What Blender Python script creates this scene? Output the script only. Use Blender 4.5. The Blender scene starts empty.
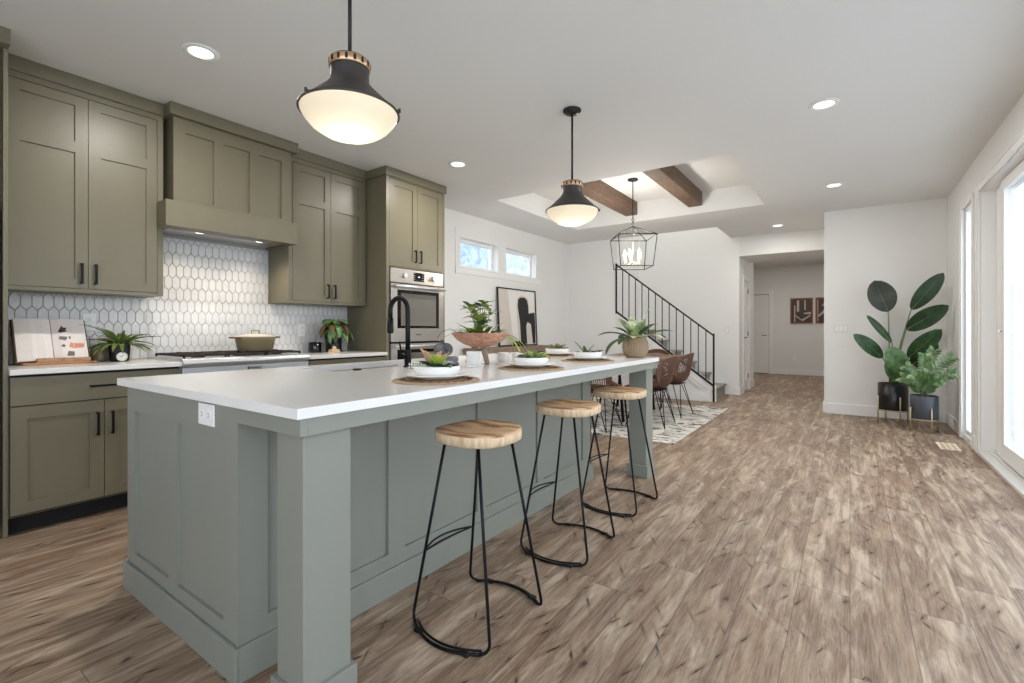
import bpy, math, random
from mathutils import Vector, Matrix
random.seed(7)
SC = bpy.context.scene
C = SC.collection
PI = math.pi
# ------------------------------------------------------------------ camera, world, lights, exposure
CAMZ, FPX = 1.13, 478.0
YAW = math.atan2(338, 478.0)
cam_d = bpy.data.cameras.new('camera'); cam = bpy.data.objects.new('camera', cam_d); C.objects.link(cam)
cam.location = (0, 0, CAMZ); cam.rotation_euler = (PI/2, 0, YAW)
cam_d.sensor_fit = 'HORIZONTAL'; cam_d.sensor_width = 36; cam_d.lens = 36*FPX/1024
cam_d.shift_y = -11.5/1024; cam_d.clip_start = 0.02
SC.camera = cam
SC.view_settings.view_transform = 'Standard'; SC.view_settings.look = 'None'
SC.view_settings.gamma = 1; SC.view_settings.use_curve_mapping = False
SC.view_settings.exposure = 0.48
W = bpy.data.worlds.new('sky'); SC.world = W; W.use_nodes = True
wn = W.node_tree; wn.nodes.clear()
wo = wn.nodes.new('ShaderNodeOutputWorld'); wb = wn.nodes.new('ShaderNodeBackground')
wg = wn.nodes.new('ShaderNodeTexCoord'); ws = wn.nodes.new('ShaderNodeSeparateXYZ'); wr = wn.nodes.new('ShaderNodeValToRGB')
wn.links.new(wg.outputs['Generated'], ws.inputs[0]); wn.links.new(ws.outputs['Z'], wr.inputs[0])
wr.color_ramp.elements[0].color = (.78, .84, .92, 1); wr.color_ramp.elements[0].position = 0
wr.color_ramp.elements[1].color = (.72, .85, 1.0, 1); wr.color_ramp.elements[1].position = .7
wn.links.new(wr.outputs[0], wb.inputs[0]); wb.inputs[1].default_value = 3.0
wn.links.new(wb.outputs[0], wo.inputs[0])
SC.cycles.use_denoising = True
SC.cycles.max_bounces = 10; SC.cycles.diffuse_bounces = 7; SC.cycles.glossy_bounces = 3
SC.cycles.transmission_bounces = 6; SC.cycles.transparent_max_bounces = 8
SC.cycles.sample_clamp_indirect = 4.0; SC.cycles.caustics_reflective = False; SC.cycles.caustics_refractive = False

def lamp(name, kind, loc, power, size=.1, size_y=None, color=(1, 1, 1), rot=(0, 0, 0), parent=None, spot=None, spread=None):
    d = bpy.data.lights.new(name, kind); o = bpy.data.objects.new(name, d); C.objects.link(o)
    o.location = loc; o.rotation_euler = rot; d.energy = power; d.color = color
    if kind == 'AREA':
        d.size = size
        if size_y: d.shape = 'RECTANGLE'; d.size_y = size_y
        else: d.shape = 'DISK'
        if spread: d.spread = spread
    else:
        d.shadow_soft_size = size
    if kind == 'SPOT': d.spot_size = spot or 2.2; d.spot_blend = .8
    if parent: o.parent = parent
    return o
# daylight comes from the sky through the sliding door and windows; an unseen fill lamp is added above to brighten the stairwell
lamp('stairwell_fill', 'AREA', (-2.6, 8.5, 5.0), 13, 1.4, .8, (1, .98, .95), (0, 0, 0))

# ------------------------------------------------------------------ materials
def lin(c):
    return tuple(((v/255)/12.92 if v/255 <= .04045 else ((v/255+.055)/1.055)**2.4) for v in c)
class NT:
    def __init__(s, name):
        s.m = bpy.data.materials.new(name); s.m.use_nodes = True; s.t = s.m.node_tree; s.t.nodes.clear()
        s.out = s.n('ShaderNodeOutputMaterial')
    def n(s, typ, **kw):
        nd = s.t.nodes.new(typ)
        for k, v in kw.items():
            if k.startswith('i_'):
                key = k[2:]; key = int(key) if key.isdigit() else key.replace('_', ' ')
                s.set(nd.inputs[key], v)
            else: setattr(nd, k, v)
        return nd
    def set(s, sock, v):
        if hasattr(v, 'links') or isinstance(v, bpy.types.NodeSocket): s.t.links.new(v, sock)
        else: sock.default_value = v
    def math(s, op, a, b=None, c=None):
        nd = s.n('ShaderNodeMath', operation=op); s.set(nd.inputs[0], a)
        if b is not None: s.set(nd.inputs[1], b)
        if c is not None: s.set(nd.inputs[2], c)
        return nd.outputs[0]
    def mix(s, f, a, b, blend='MIX'):
        nd = s.n('ShaderNodeMix', data_type='RGBA', blend_type=blend)
        s.set(nd.inputs[0], f); s.set(nd.inputs[6], a if not isinstance(a, tuple) else (*a, 1)[:4]); s.set(nd.inputs[7], b if not isinstance(b, tuple) else (*b, 1)[:4])
        return nd.outputs[2]
    def ramp(s, f, stops):
        nd = s.n('ShaderNodeValToRGB'); s.set(nd.inputs[0], f); e = nd.color_ramp.elements
        while len(e) < len(stops): e.new(.5)
        for q, (p, c) in zip(e, stops):
            q.position = p; q.color = (*c, 1) if isinstance(c, tuple) else (c, c, c, 1)
        return nd.outputs[0]
    def coord(s, kind='Object', scale=(1, 1, 1), rot=(0, 0, 0)):
        tc = s.n('ShaderNodeTexCoord'); mp = s.n('ShaderNodeMapping'); s.t.links.new(tc.outputs[kind], mp.inputs[0])
        mp.inputs['Scale'].default_value = scale; mp.inputs['Rotation'].default_value = rot
        return mp.outputs[0]
    def noise(s, vec, scale=5, detail=4, rough=.55, dist=0):
        nd = s.n('ShaderNodeTexNoise'); s.set(nd.inputs['Vector'], vec); nd.inputs['Scale'].default_value = scale
        nd.inputs['Detail'].default_value = detail; nd.inputs['Roughness'].default_value = rough; nd.inputs['Distortion'].default_value = dist
        return nd.outputs['Fac']
    def bsdf(s, color, rough=.5, metal=0, bump=None, bstr=.2, bdist=.01, spec=None, emit=None, estr=0, trans=0, alpha=None, coat=0, sheen=0):
        b = s.n('ShaderNodeBsdfPrincipled')
        s.set(b.inputs['Base Color'], (*color, 1) if isinstance(color, tuple) else color)
        s.set(b.inputs['Roughness'], rough); s.set(b.inputs['Metallic'], metal)
        if spec is not None: b.inputs['Specular IOR Level'].default_value = spec
        if emit is not None: s.set(b.inputs['Emission Color'], (*emit, 1)); s.set(b.inputs['Emission Strength'], estr)
        if trans: b.inputs['Transmission Weight'].default_value = trans
        if coat: b.inputs['Coat Weight'].default_value = coat
        if sheen: b.inputs['Sheen Weight'].default_value = sheen
        if bump is not None:
            bp = s.n('ShaderNodeBump'); s.set(bp.inputs['Height'], bump); bp.inputs['Strength'].default_value = bstr; bp.inputs['Distance'].default_value = bdist
            s.t.links.new(bp.outputs[0], b.inputs['Normal'])
        s.t.links.new(b.outputs[0], s.out.inputs[0]); s.b = b
        return s.m
M = {}
def plain(name, rgb, rough=.5, metal=0, var=.06, scale=8, bump=0, **kw):
    t = NT(name); v = t.coord(); n = t.noise(v, scale, 3)
    c = lin(rgb); a = tuple(x*(1-var) for x in c); b = tuple(min(1, x*(1+var)) for x in c)
    M[name] = t.bsdf(t.mix(n, a, b), rough, metal, bump=(t.noise(v, scale*12, 2) if bump else None), bstr=bump or .1, bdist=.002, **kw)
    return M[name]
def wallpaint(name, rgb, s=55, st=.12):
    t = NT(name); v = t.coord(); n1 = t.noise(v, s, 3, .6); n2 = t.noise(v, 1.3, 2)
    c = lin(rgb)
    M[name] = t.bsdf(t.mix(n2, tuple(x*.97 for x in c), c), .75, bump=n1, bstr=st, bdist=.004, spec=.3)
wallpaint('wall_paint', (236, 236, 234))
wallpaint('ceiling_paint', (230, 230, 228), 22, .22)
plain('trim_white', (240, 240, 239), .55, var=.004, spec=.25)
def cabinet(name, rgb, r=.38):
    t = NT(name); v = t.coord(scale=(1, 1, .15)); n = t.noise(v, 9, 4); c = lin(rgb)
    m2 = t.noise(t.coord(scale=(1, 1, .08)), 140, 2)
    M[name] = t.bsdf(t.mix(n, tuple(x*.94 for x in c), tuple(x*1.05 for x in c)), r, bump=m2, bstr=.05, bdist=.001)
cabinet('cabinet_paint', (114, 108, 88)); cabinet('island_paint', (136, 138, 129), .45)
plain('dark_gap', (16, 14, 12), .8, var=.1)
plain('quartz', (232, 230, 227), .16, var=.012, scale=3)
plain('black_metal', (20, 20, 21), .42, .6, var=.2)
plain('black_matte', (18, 18, 19), .5, var=.15)
plain('stair_black', (24, 24, 26), .5, .3)
plain('brass', (214, 178, 140), .35, .8); plain('pale_brass', (205, 188, 150), .35, .7)
plain('bronze', (74, 70, 68), .45, .5)
plain('white_ceramic', (238, 237, 233), .22, var=.01)
plain('white_plastic', (240, 240, 238), .35, var=.01)
plain('switch_white', (226, 225, 222), .35, var=.01)
plain('slot_dark', (70, 68, 66), .6)
plain('pot_black', (16, 16, 18), .3); plain('pot_grey', (66, 70, 78), .45)
plain('soil', (46, 36, 28), .9, var=.5, scale=60, bump=.5)
plain('olive_enamel', (136, 122, 92), .4); plain('cream_enamel', (214, 206, 188), .35)
plain('grey_cloth', (112, 112, 117), .9, var=.2, scale=90, bump=.4)
plain('carpet', (150, 147, 142), .95, var=.25, scale=160, bump=.8)
plain('vent_beige', (236, 224, 200), .5); plain('iron', (40, 30, 26), .6, var=.4, scale=30, bump=.3)
plain('black_gloss', (8, 8, 10), .08); plain('paper', (243, 236, 230), .7, var=.02)
plain('paper_edge', (170, 150, 138), .8, var=.3, scale=200)
plain('copper_board', (188, 138, 100), .5, var=.2); plain('candle_wax', (214, 186, 160), .5)
plain('tan_lid', (224, 196, 160), .5)
plain('concrete', (214, 213, 210), .9, var=.08, bump=.2)
def stainless(name='stainless', rgb=(196, 190, 182), r=.28):
    t = NT(name); v = t.coord(scale=(1, 1, 60)); n = t.noise(v, 12, 3)
    M[name] = t.bsdf(t.mix(n, tuple(x*.9 for x in lin(rgb)), lin(rgb)), r, .85, bump=n, bstr=.03, bdist=.001)
stainless(); stainless('bright_steel', (225, 228, 230), .35)
def floor_mat():
    t = NT('oak_floor'); tc = t.n('ShaderNodeTexCoord'); sp = t.n('ShaderNodeSeparateXYZ'); t.t.links.new(tc.outputs['Object'], sp.inputs[0])
    X, Y = sp.outputs[0], sp.outputs[1]; pw, pl = .19, 1.35
    cx = t.math('DIVIDE', X, pw); col = t.math('FLOOR', cx); fx = t.math('FRACT', cx)
    w1 = t.n('ShaderNodeTexWhiteNoise', noise_dimensions='1D'); t.set(w1.inputs['W'], col)
    cy = t.math('ADD', t.math('DIVIDE', Y, pl), w1.outputs['Value']); row = t.math('FLOOR', cy); fy = t.math('FRACT', cy)
    cb = t.n('ShaderNodeCombineXYZ'); t.set(cb.inputs[0], col); t.set(cb.inputs[1], row)
    wn2 = t.n('ShaderNodeTexWhiteNoise', noise_dimensions='2D'); t.set(wn2.inputs['Vector'], cb.outputs[0])
    rnd = wn2.outputs['Value']
    # per-plank shifted coordinates
    def vec(sx, sy, rot=0.0):
        ca, sa = math.cos(rot), math.sin(rot)
        xr = t.math('ADD', t.math('MULTIPLY', X, ca), t.math('MULTIPLY', Y, sa)); yr = t.math('SUBTRACT', t.math('MULTIPLY', Y, ca), t.math('MULTIPLY', X, sa))
        c = t.n('ShaderNodeCombineXYZ'); t.set(c.inputs[0], t.math('ADD', t.math('MULTIPLY', xr, sx), t.math('MULTIPLY', rnd, 91.0))); t.set(c.inputs[1], t.math('MULTIPLY', yr, sy)); t.set(c.inputs[2], t.math('MULTIPLY', rnd, 37.0)); return c.outputs[0]
    g1 = t.noise(vec(30, 2.2), 1, 6, .65, .6); g2 = t.noise(vec(11, 1.8), 1, 6, .66, 1.0); g3 = t.noise(vec(150, 7), 1, 3, .7)
    base = t.ramp(rnd, [(0, lin((138, 112, 90))), (.35, lin((148, 122, 99))), (.7, lin((156, 131, 108))), (1, lin((166, 143, 120)))])
    c1 = t.mix(t.ramp(g2, [(.42, 0.), (.62, .85)]), base, lin((108, 81, 63)))
    c1 = t.mix(t.ramp(t.noise(vec(8.5, 1.5), 1, 6, .68, .8), [(.47, 0.), (.62, .75)]), c1, lin((200, 180, 157)))
    c2 = t.mix(t.ramp(g1, [(.36, .65), (.56, 0.)]), c1, lin((88, 64, 49)))
    c3 = t.mix(t.math('MULTIPLY', t.ramp(g3, [(.4, 0.), (.65, 1.)]), .22), c2, lin((206, 190, 168)), 'MIX')
    def marks(v, sel, r0, r1, wob, wv):
        vo = t.n('ShaderNodeTexVoronoi', voronoi_dimensions='2D'); t.set(vo.inputs['Vector'], v); vo.inputs['Scale'].default_value = 1
        k = t.math('ADD', vo.outputs['Distance'], t.math('MULTIPLY', t.noise(wv, 1, 4, .7), wob))
        sc = t.n('ShaderNodeSeparateColor'); t.t.links.new(vo.outputs['Color'], sc.inputs[0]); on = t.math('GREATER_THAN', sc.outputs[0], sel)
        return t.math('MULTIPLY', t.ramp(k, [(r0, 1.), (r1, 0.)]), on), t.math('MULTIPLY', t.ramp(k, [(r0, .5), (r1+.22, 0.)]), on)
    m1, h1 = marks(vec(5.0, 2.8), .74, .12, .19, .24, vec(40, 22))        # round knots
    m2, h2 = marks(vec(22.0, 3.0, .55), .78, .15, .22, .26, vec(60, 14))     # slanting splits
    m3, h3 = marks(vec(22.0, 3.2, -.35), .80, .15, .21, .22, vec(50, 12))
    m4, h4 = marks(vec(36.0, 2.4, .06), .80, .12, .19, .22, vec(60, 10))
    dk = t.math('MAXIMUM', t.math('MAXIMUM', m1, m2), t.math('MAXIMUM', m3, t.math('MULTIPLY', m4, .7))); hl = t.math('MAXIMUM', t.math('MAXIMUM', h1, h2), h3)
    c4 = t.mix(hl, c3, lin((92, 68, 53))); c4 = t.mix(t.math('MULTIPLY', dk, .95), c4, lin((46, 33, 26)))
    ex = t.math('MINIMUM', fx, t.math('SUBTRACT', 1.0, fx)); ey = t.math('MINIMUM', fy, t.math('SUBTRACT', 1.0, fy))
    sx = t.math('LESS_THAN', ex, .009); sy = t.math('LESS_THAN', ey, .0013)
    seam = t.math('MAXIMUM', sx, sy)
    c5 = t.mix(t.math('MULTIPLY', seam, .55), c4, lin((66, 50, 40)))
    M['oak_floor'] = t.bsdf(c5, t.ramp(g1, [(0, .42), (1, .58)]), bump=t.math('SUBTRACT', t.math('MULTIPLY', g1, .4), seam), bstr=.12, bdist=.003, spec=.4)
floor_mat()
def wood(name, light, dark, scale=(1, 1, 1), rough=.5, ringy=False, det=1.0):
    t = NT(name); v = t.coord(scale=scale)
    n = t.noise(v, 9*det, 6, .6, 1.2); n2 = t.noise(v, 60*det, 3)
    if ringy:
        wv = t.n('ShaderNodeTexWave', wave_type='RINGS'); t.set(wv.inputs['Vector'], t.coord(scale=(1, 1, .12))); wv.inputs['Scale'].default_value = 5; wv.inputs['Distortion'].default_value = 5; wv.inputs['Detail'].default_value = 3
        n = t.math('ADD', t.math('MULTIPLY', n, .5), t.math('MULTIPLY', wv.outputs['Fac'], .45))
    c = t.ramp(n, [(.25, lin(dark)), (.62, lin(light)), (.9, tuple(min(1, x*1.15) for x in lin(light)))])
    M[name] = t.bsdf(t.mix(t.math('MULTIPLY', n2, .2), c, lin(dark)), rough, bump=n2, bstr=.1, bdist=.002)
wood('stool_wood', (214, 178, 138), (150, 104, 66), (1, 3, 3), .55, True)
wood('stool_edge', (234, 212, 180), (192, 158, 120), (4, 4, 1.2), .6)
wood('beam_wood', (122, 98, 78), (62, 46, 36), (6, .8, 6), .65)
wood('table_wood', (138, 106, 80), (84, 60, 44), (1, 5, 5), .5)
wood('console_wood', (150, 130, 112), (98, 80, 66), (5, 1, 5), .55)
wood('bowl_wood', (214, 166, 140), (140, 88, 66), (1, 1, 3), .5, False, 2)
wood('leg_wood', (176, 160, 142), (120, 102, 88), (6, 6, 1), .6)
wood('rattan', (122, 86, 66), (50, 33, 28), (8, 8, 3), .55, False, 3)
wood('shaded_rattan', (90, 44, 34), (30, 16, 14), (8, 8, 3), .55, False, 3)  # unused darker copy of rattan, with the shade on a chair coloured in
wood('board_wood', (196, 152, 112), (132, 90, 62), (1, 4, 4), .5)
wood('seagrass', (192, 164, 132), (120, 92, 68), (20, 20, 20), .8, False, 2)
def leafmat(name, a, b, rough=.4):
    t = NT(name); v = t.coord(); n = t.noise(v, 14, 4, .6, .4)
    M[name] = t.bsdf(t.ramp(n, [(.35, lin(a)), (.65, lin(b))]), rough, bump=t.noise(v, 60, 2), bstr=.08, bdist=.002)
leafmat('leaf_dark', (22, 46, 30), (42, 76, 44)); leafmat('leaf_brown', (40, 42, 22), (66, 60, 34))
leafmat('leaf_mid', (58, 96, 48), (112, 148, 84)); leafmat('leaf_lime', (128, 148, 40), (188, 198, 92))
leafmat('leaf_varieg', (92, 128, 72), (228, 232, 190)); leafmat('leaf_fern', (72, 92, 42), (142, 150, 74))
leafmat('leaf_croton', (56, 30, 30), (120, 104, 44)); leafmat('leaf_olive', (98, 98, 58), (150, 144, 104))
leafmat('leaf_white', (206, 206, 170), (240, 240, 222)); leafmat('leaf_purple', (44, 30, 36), (86, 66, 66)); leafmat('stem_green', (96, 108, 72), (128, 138, 100))
leafmat('leaf_tan', (176, 140, 104), (206, 176, 136))
leafmat('leaf_vase', (44, 74, 38), (84, 116, 62)); leafmat('leaf_dark2', (24, 34, 24), (52, 56, 34)); leafmat('leaf_mid2', (52, 84, 48), (104, 142, 86)); leafmat('leaf_mid3', (28, 58, 32), (58, 96, 54))
plain('vase_brown', (150, 128, 102), .6, var=.15, scale=30); plain('paper_tinted', (240, 230, 224), .7, var=.04)
leafmat('leaf_zz', (74, 106, 66), (146, 170, 122))
def glass(name, tint=(1, 1, 1), rough=.02, f=.12):
    t = NT(name); tr = t.n('ShaderNodeBsdfTransparent'); tr.inputs[0].default_value = (*tint, 1)
    gl = t.n('ShaderNodeBsdfGlossy'); gl.inputs['Roughness'].default_value = rough
    fr = t.n('ShaderNodeLayerWeight'); mx = t.n('ShaderNodeMixShader')
    t.t.links.new(t.math('MULTIPLY_ADD', t.math('POWER', fr.outputs['Facing'], 5.0), .5, .02), mx.inputs[0]); t.t.links.new(tr.outputs[0], mx.inputs[1]); t.t.links.new(gl.outputs[0], mx.inputs[2])
    t.t.links.new(mx.outputs[0], t.out.inputs[0]); M[name] = t.m
glass('clear_glass')
def opal():
    t = NT('opal_glass'); v = t.coord(); n = t.noise(v, 9, 3)
    tl = t.n('ShaderNodeBsdfTranslucent'); t.set(tl.inputs[0], t.mix(n, lin((246, 238, 222)), lin((252, 250, 240))))
    t.bsdf(lin((240, 232, 212)), .22); mx = t.n('ShaderNodeMixShader'); mx.inputs[0].default_value = .5
    t.t.links.new(tl.outputs[0], mx.inputs[1]); t.t.links.new(t.b.outputs[0], mx.inputs[2]); t.t.links.new(mx.outputs[0], t.out.inputs[0]); M['opal_glass'] = t.m
opal()
def emit(name, rgb, s):
    t = NT(name); e = t.n('ShaderNodeEmission'); e.inputs[0].default_value = (*lin(rgb), 1); e.inputs[1].default_value = s
    t.t.links.new(e.outputs[0], t.out.inputs[0]); M[name] = t.m
emit('lamp_glow', (255, 250, 240), 2.2); emit('bulb_glow', (255, 240, 215), 5)
def tile():
    t = NT('glazed_tile'); v = t.coord(); n = t.noise(v, 22, 3, .5, .6); g = t.noise(v, 3, 2)
    M['glazed_tile'] = t.bsdf(t.mix(g, lin((214, 214, 213)), lin((232, 231, 229))), .12, bump=n, bstr=.55, bdist=.012)
    plain('grout', (176, 175, 172), .8)
tile()
def rug():
    t = NT('rug_wool'); sp = t.n('ShaderNodeSeparateXYZ'); tc = t.n('ShaderNodeTexCoord'); t.t.links.new(tc.outputs['Object'], sp.inputs[0])
    v = t.coord(scale=(1.6, 8.0, 1)); vo = t.noise(v, 1.7, 2, .5, 1.2)
    line = t.ramp(t.math('ABSOLUTE', t.math('SUBTRACT', vo, .5)), [(0, 1.), (.03, 1.), (.05, 0.)])
    msk = t.ramp(t.noise(t.coord(), 5, 2), [(.44, 0.), (.49, 1.)])
    f = t.math('MULTIPLY', line, msk)
    M['rug_wool'] = t.bsdf(t.mix(f, lin((226, 221, 212)), lin((52, 48, 46))), .95, bump=t.noise(t.coord(), 220, 2), bstr=.6, bdist=.004)
rug()
def frosted():
    t = NT('outdoor_view'); v = t.coord(scale=(1, 1, 1)); n = t.noise(v, 2.4, 6, .7, 1.5)
    M['outdoor_view'] = t.bsdf(t.ramp(n, [(.35, lin((128, 142, 162))), (.52, lin((162, 176, 194))), (.7, lin((198, 208, 218)))]), .8)
frosted()
def checker():
    t = NT('dotted_cloth'); vo = t.n('ShaderNodeTexVoronoi'); t.set(vo.inputs['Vector'], t.coord()); vo.inputs['Scale'].default_value = 75; vo.inputs['Randomness'].default_value = .3
    M['dotted_cloth'] = t.bsdf(t.mix(t.math('GREATER_THAN', vo.outputs['Distance'], .42), lin((18, 18, 20)), lin((235, 232, 226))), .85)
checker()
def page():
    t = NT('printed_page'); sp = t.n('ShaderNodeSeparateXYZ'); tc = t.n('ShaderNodeTexCoord'); t.t.links.new(tc.outputs['Object'], sp.inputs[0])
    fz = t.math('FRACT', t.math('MULTIPLY', sp.outputs[2], 85)); ln = t.math('GREATER_THAN', fz, .62)
    wd = t.math('GREATER_THAN', t.noise(t.coord(scale=(1, 160, 85)), 1, 1), .42)
    fy = t.math('FRACT', t.math('MULTIPLY', sp.outputs[1], 11)); cm = t.math('GREATER_THAN', fy, .16)
    M['printed_page'] = t.bsdf(t.mix(t.math('MULTIPLY', t.math('MULTIPLY', t.math('MULTIPLY', ln, wd), cm), .17), lin((246, 238, 232)), lin((120, 104, 100))), .7)
page()

plain('art_cream', (214, 206, 196), .8); plain('art_white', (236, 233, 228), .8)
plain('oven_window', (120, 116, 108), .05)
plain('art_grey', (120, 112, 106), .7); plain('photo_brown', (72, 58, 50), .5, var=.5, scale=6); plain('photo_pale', (206, 190, 176), .5, var=.2, scale=30); plain('frame_copper', (150, 96, 70), .4, .4)
plain('glass_dark', (30, 28, 26), .1)
# ------------------------------------------------------------------ mesh builder
class MB:
    def __init__(s, off=(0, 0, 0), mats=None):
        s.v = []; s.f = []; s.mi = []; s.off = Vector(off); s.m = 0; s.sm = []
        s.smooth = False
    def vert(s, p): s.v.append(tuple(Vector(p)-s.off)); return len(s.v)-1
    def face(s, idx): s.f.append(tuple(idx)); s.mi.append(s.m); s.sm.append(s.smooth)
    def quad(s, a, b, c, d): s.face([s.vert(a), s.vert(b), s.vert(c), s.vert(d)])
    def box(s, x0, x1, y0, y1, z0, z1):
        if x0 > x1: x0, x1 = x1, x0
        if y0 > y1: y0, y1 = y1, y0
        if z0 > z1: z0, z1 = z1, z0
        i = [s.vert(p) for p in ((x0, y0, z0), (x1, y0, z0), (x1, y1, z0), (x0, y1, z0), (x0, y0, z1), (x1, y0, z1), (x1, y1, z1), (x0, y1, z1))]
        for q in ((0, 3, 2, 1), (4, 5, 6, 7), (0, 1, 5, 4), (1, 2, 6, 5), (2, 3, 7, 6), (3, 0, 4, 7)): s.face([i[k] for k in q])
        return s
    def prism(s, pts, axis, a, b):
        """pts: 2-D outline, extruded along axis ('x','y','z') from a to b"""
        def P(p, t):
            return {'x': (t, p[0], p[1]), 'y': (p[0], t, p[1]), 'z': (p[0], p[1], t)}[axis]
        A = [s.vert(P(p, a)) for p in pts]; B = [s.vert(P(p, b)) for p in pts]; n = len(pts)
        s.face(A[::-1]); s.face(B)
        for k in range(n): s.face((A[k], A[(k+1) % n], B[(k+1) % n], B[k]))
        return s
    def tube(s, pts, r, n=8, closed=False, rs=None):
        pts = [Vector(p) for p in pts]; m = len(pts); rings = []; sm = s.smooth; s.smooth = True
        up = None
        for k, p in enumerate(pts):
            if closed: t = (pts[(k+1) % m]-pts[k-1])
            else: t = pts[min(k+1, m-1)]-pts[max(k-1, 0)]
            t.normalize()
            if up is None: up = Vector((0, 0, 1)) if abs(t.z) < .9 else Vector((1, 0, 0))
            a = t.cross(up);
            if a.length < 1e-5: a = t.cross(Vector((0, 1, 0)))
            a.normalize(); b = a.cross(t); up = b
            rr = rs[k] if rs else r
            rings.append([s.vert(p+(a*math.cos(2*PI*j/n)+b*math.sin(2*PI*j/n))*rr) for j in range(n)])
        for k in range(m if closed else m-1):
            A, B = rings[k], rings[(k+1) % m]
            for j in range(n): s.face((A[j], A[(j+1) % n], B[(j+1) % n], B[j]))
        if not closed: s.smooth = False; s.face(rings[0][::-1]); s.face(rings[-1])
        s.smooth = sm
        return s
    def lathe(s, prof, n=32, c=(0, 0, 0), close=False, sx=1, sy=1):
        """prof: [(r,z)...] about a vertical axis through c"""
        sm = s.smooth; s.smooth = True; rings = []
        for r, z in prof:
            if r < 1e-6: rings.append([s.vert((c[0], c[1], c[2]+z))])
            else: rings.append([s.vert((c[0]+sx*r*math.cos(2*PI*j/n), c[1]+sy*r*math.sin(2*PI*j/n), c[2]+z)) for j in range(n)])
        pr = list(zip(rings, rings[1:]))
        if close: pr.append((rings[-1], rings[0]))
        for A, B in pr:
            for j in range(n):
                if len(A) == 1 and len(B) == 1: continue
                if len(A) == 1: s.face((A[0], B[(j+1) % n], B[j]))
                elif len(B) == 1: s.face((A[j], A[(j+1) % n], B[0]))
                else: s.face((A[j], A[(j+1) % n], B[(j+1) % n], B[j]))
        s.smooth = sm
        return s
    def cyl(s, c, r, z0, z1, n=24): return s.lathe([(0, z0), (r, z0), (r, z1), (0, z1)], n, (c[0], c[1], 0))
    def leaf(s, base, d, L, W, droop=.5, fold=.25, seg=7, shape=.45, twist=0, up=(0, 0, 1), wave=0, tip=.75):
        d = Vector(d).normalized(); p = Vector(base); upv = Vector(up); side = d.cross(upv)
        if side.length < .05: side = d.cross(Vector((1, .3, 0)))
        side.normalize()
        if twist: side = Matrix.Rotation(twist, 3, d) @ side
        prev = None; sm = s.smooth; s.smooth = True
        for k in range(seg+1):
            t = k/seg
            w = W*.5*(math.sin(PI*min(1, t**(math.log(.5)/math.log(shape))))**tip if 0 < t < 1 else .02)
            nrm = side.cross(d).normalized(); f = fold*w*(1+wave*math.sin(t*9))
            row = [s.vert(p-side*w+nrm*f), s.vert(p), s.vert(p+side*w+nrm*f)]
            if prev: s.face((prev[0], prev[1], row[1], row[0])); s.face((prev[1], prev[2], row[2], row[1]))
            prev = row
            ax = side; d = (Matrix.Rotation(-droop/seg, 3, ax) @ d).normalized(); p = p+d*(L/seg)
        s.smooth = sm
        return s
    def build(s, name, mat, parent=None, bevel=0, solid=0, sub=0, seg=2):
        me = bpy.data.meshes.new(name); me.from_pydata(s.v, [], s.f); 
        mats = mat if isinstance(mat, (list, tuple)) else [mat]
        for k in mats: me.materials.append(M[k])
        me.polygons.foreach_set('material_index', s.mi); me.polygons.foreach_set('use_smooth', s.sm)
        me.update(); o = bpy.data.objects.new(name, me); C.objects.link(o)
        if parent is not None: o.parent = parent
        if solid: q = o.modifiers.new('solid', 'SOLIDIFY'); q.thickness = solid; q.offset = 0
        if bevel: q = o.modifiers.new('bevel', 'BEVEL'); q.width = bevel; q.segments = seg; q.limit_method = 'ANGLE'; q.angle_limit = .7
        if sub: q = o.modifiers.new('sub', 'SUBSURF'); q.levels = sub; q.render_levels = sub
        return o
def tag(o, label, cat, group=None, kind=None):
    if label: o['label'] = label
    if cat: o['category'] = cat
    if group: o['group'] = group
    if kind: o['kind'] = kind
    return o
def thing(name, label, cat, loc=(0, 0, 0), rz=0, group=None):
    o = bpy.data.objects.new(name, None); C.objects.link(o); o.location = loc; o.rotation_euler = (0, 0, rz); o.empty_display_size = .1
    return tag(o, label, cat, group)
def struct(name, mb, mat, bevel=0, label=None):
    o = mb.build(name, mat, None, bevel); o['kind'] = 'structure'
    if label: o['label'] = label
    return o
def copy_tree(o, parent=None, label=None):
    c = o.copy(); C.objects.link(c); c.parent = parent
    if label: c['label'] = label
    for ch in list(o.children): copy_tree(ch, c)
    return c
def arc(c, r, a0, a1, n, plane='xz'):
    out = []
    for k in range(n+1):
        a = a0+(a1-a0)*k/n; u, v = r*math.cos(a), r*math.sin(a)
        out.append({'xz': (c[0]+u, c[1], c[2]+v), 'yz': (c[0], c[1]+u, c[2]+v), 'xy': (c[0]+u, c[1]+v, c[2])}[plane])
    return out
# ------------------------------------------------------------------ the room
CZ = 2.74; XL, XR = -4.35, .965; YB = -3.0
f = MB(); f.box(-6.2, 1.2, YB, 14.1, -.1, 0); struct('floor', f, 'oak_floor')
g = MB(); g.box(1.2, 12, -8, 16, -.14, -.04); g.box(-14, -4.52, -8, 16, -.16, -.06); o = struct('ground', g, 'concrete')
TX0, TX1, TY0, TY1, TZ = -3.58, -.89, 4.73, 6.87, 3.03
c = MB()
c.box(XL-.2, TX0, YB, 7.95, CZ, TZ); c.box(TX1, XR+.2, YB, 9.05, CZ, TZ)
c.box(TX0, TX1, YB, TY0, CZ, TZ); c.box(TX0, TX1, TY1, 7.95, CZ, TZ); c.box(-1.70, TX1, 7.95, 9.05, CZ, TZ)
c.box(TX0-.05, TX1+.05, TY0-.05, TY1+.05, TZ, TZ+.1)
c.box(-1.57, XR, 9.05, 10.05, 2.41, TZ)
c.box(-6.2, XR, 10.05, 14.1, CZ+.02, TZ)
struct('ceiling', c, 'ceiling_paint')
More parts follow.
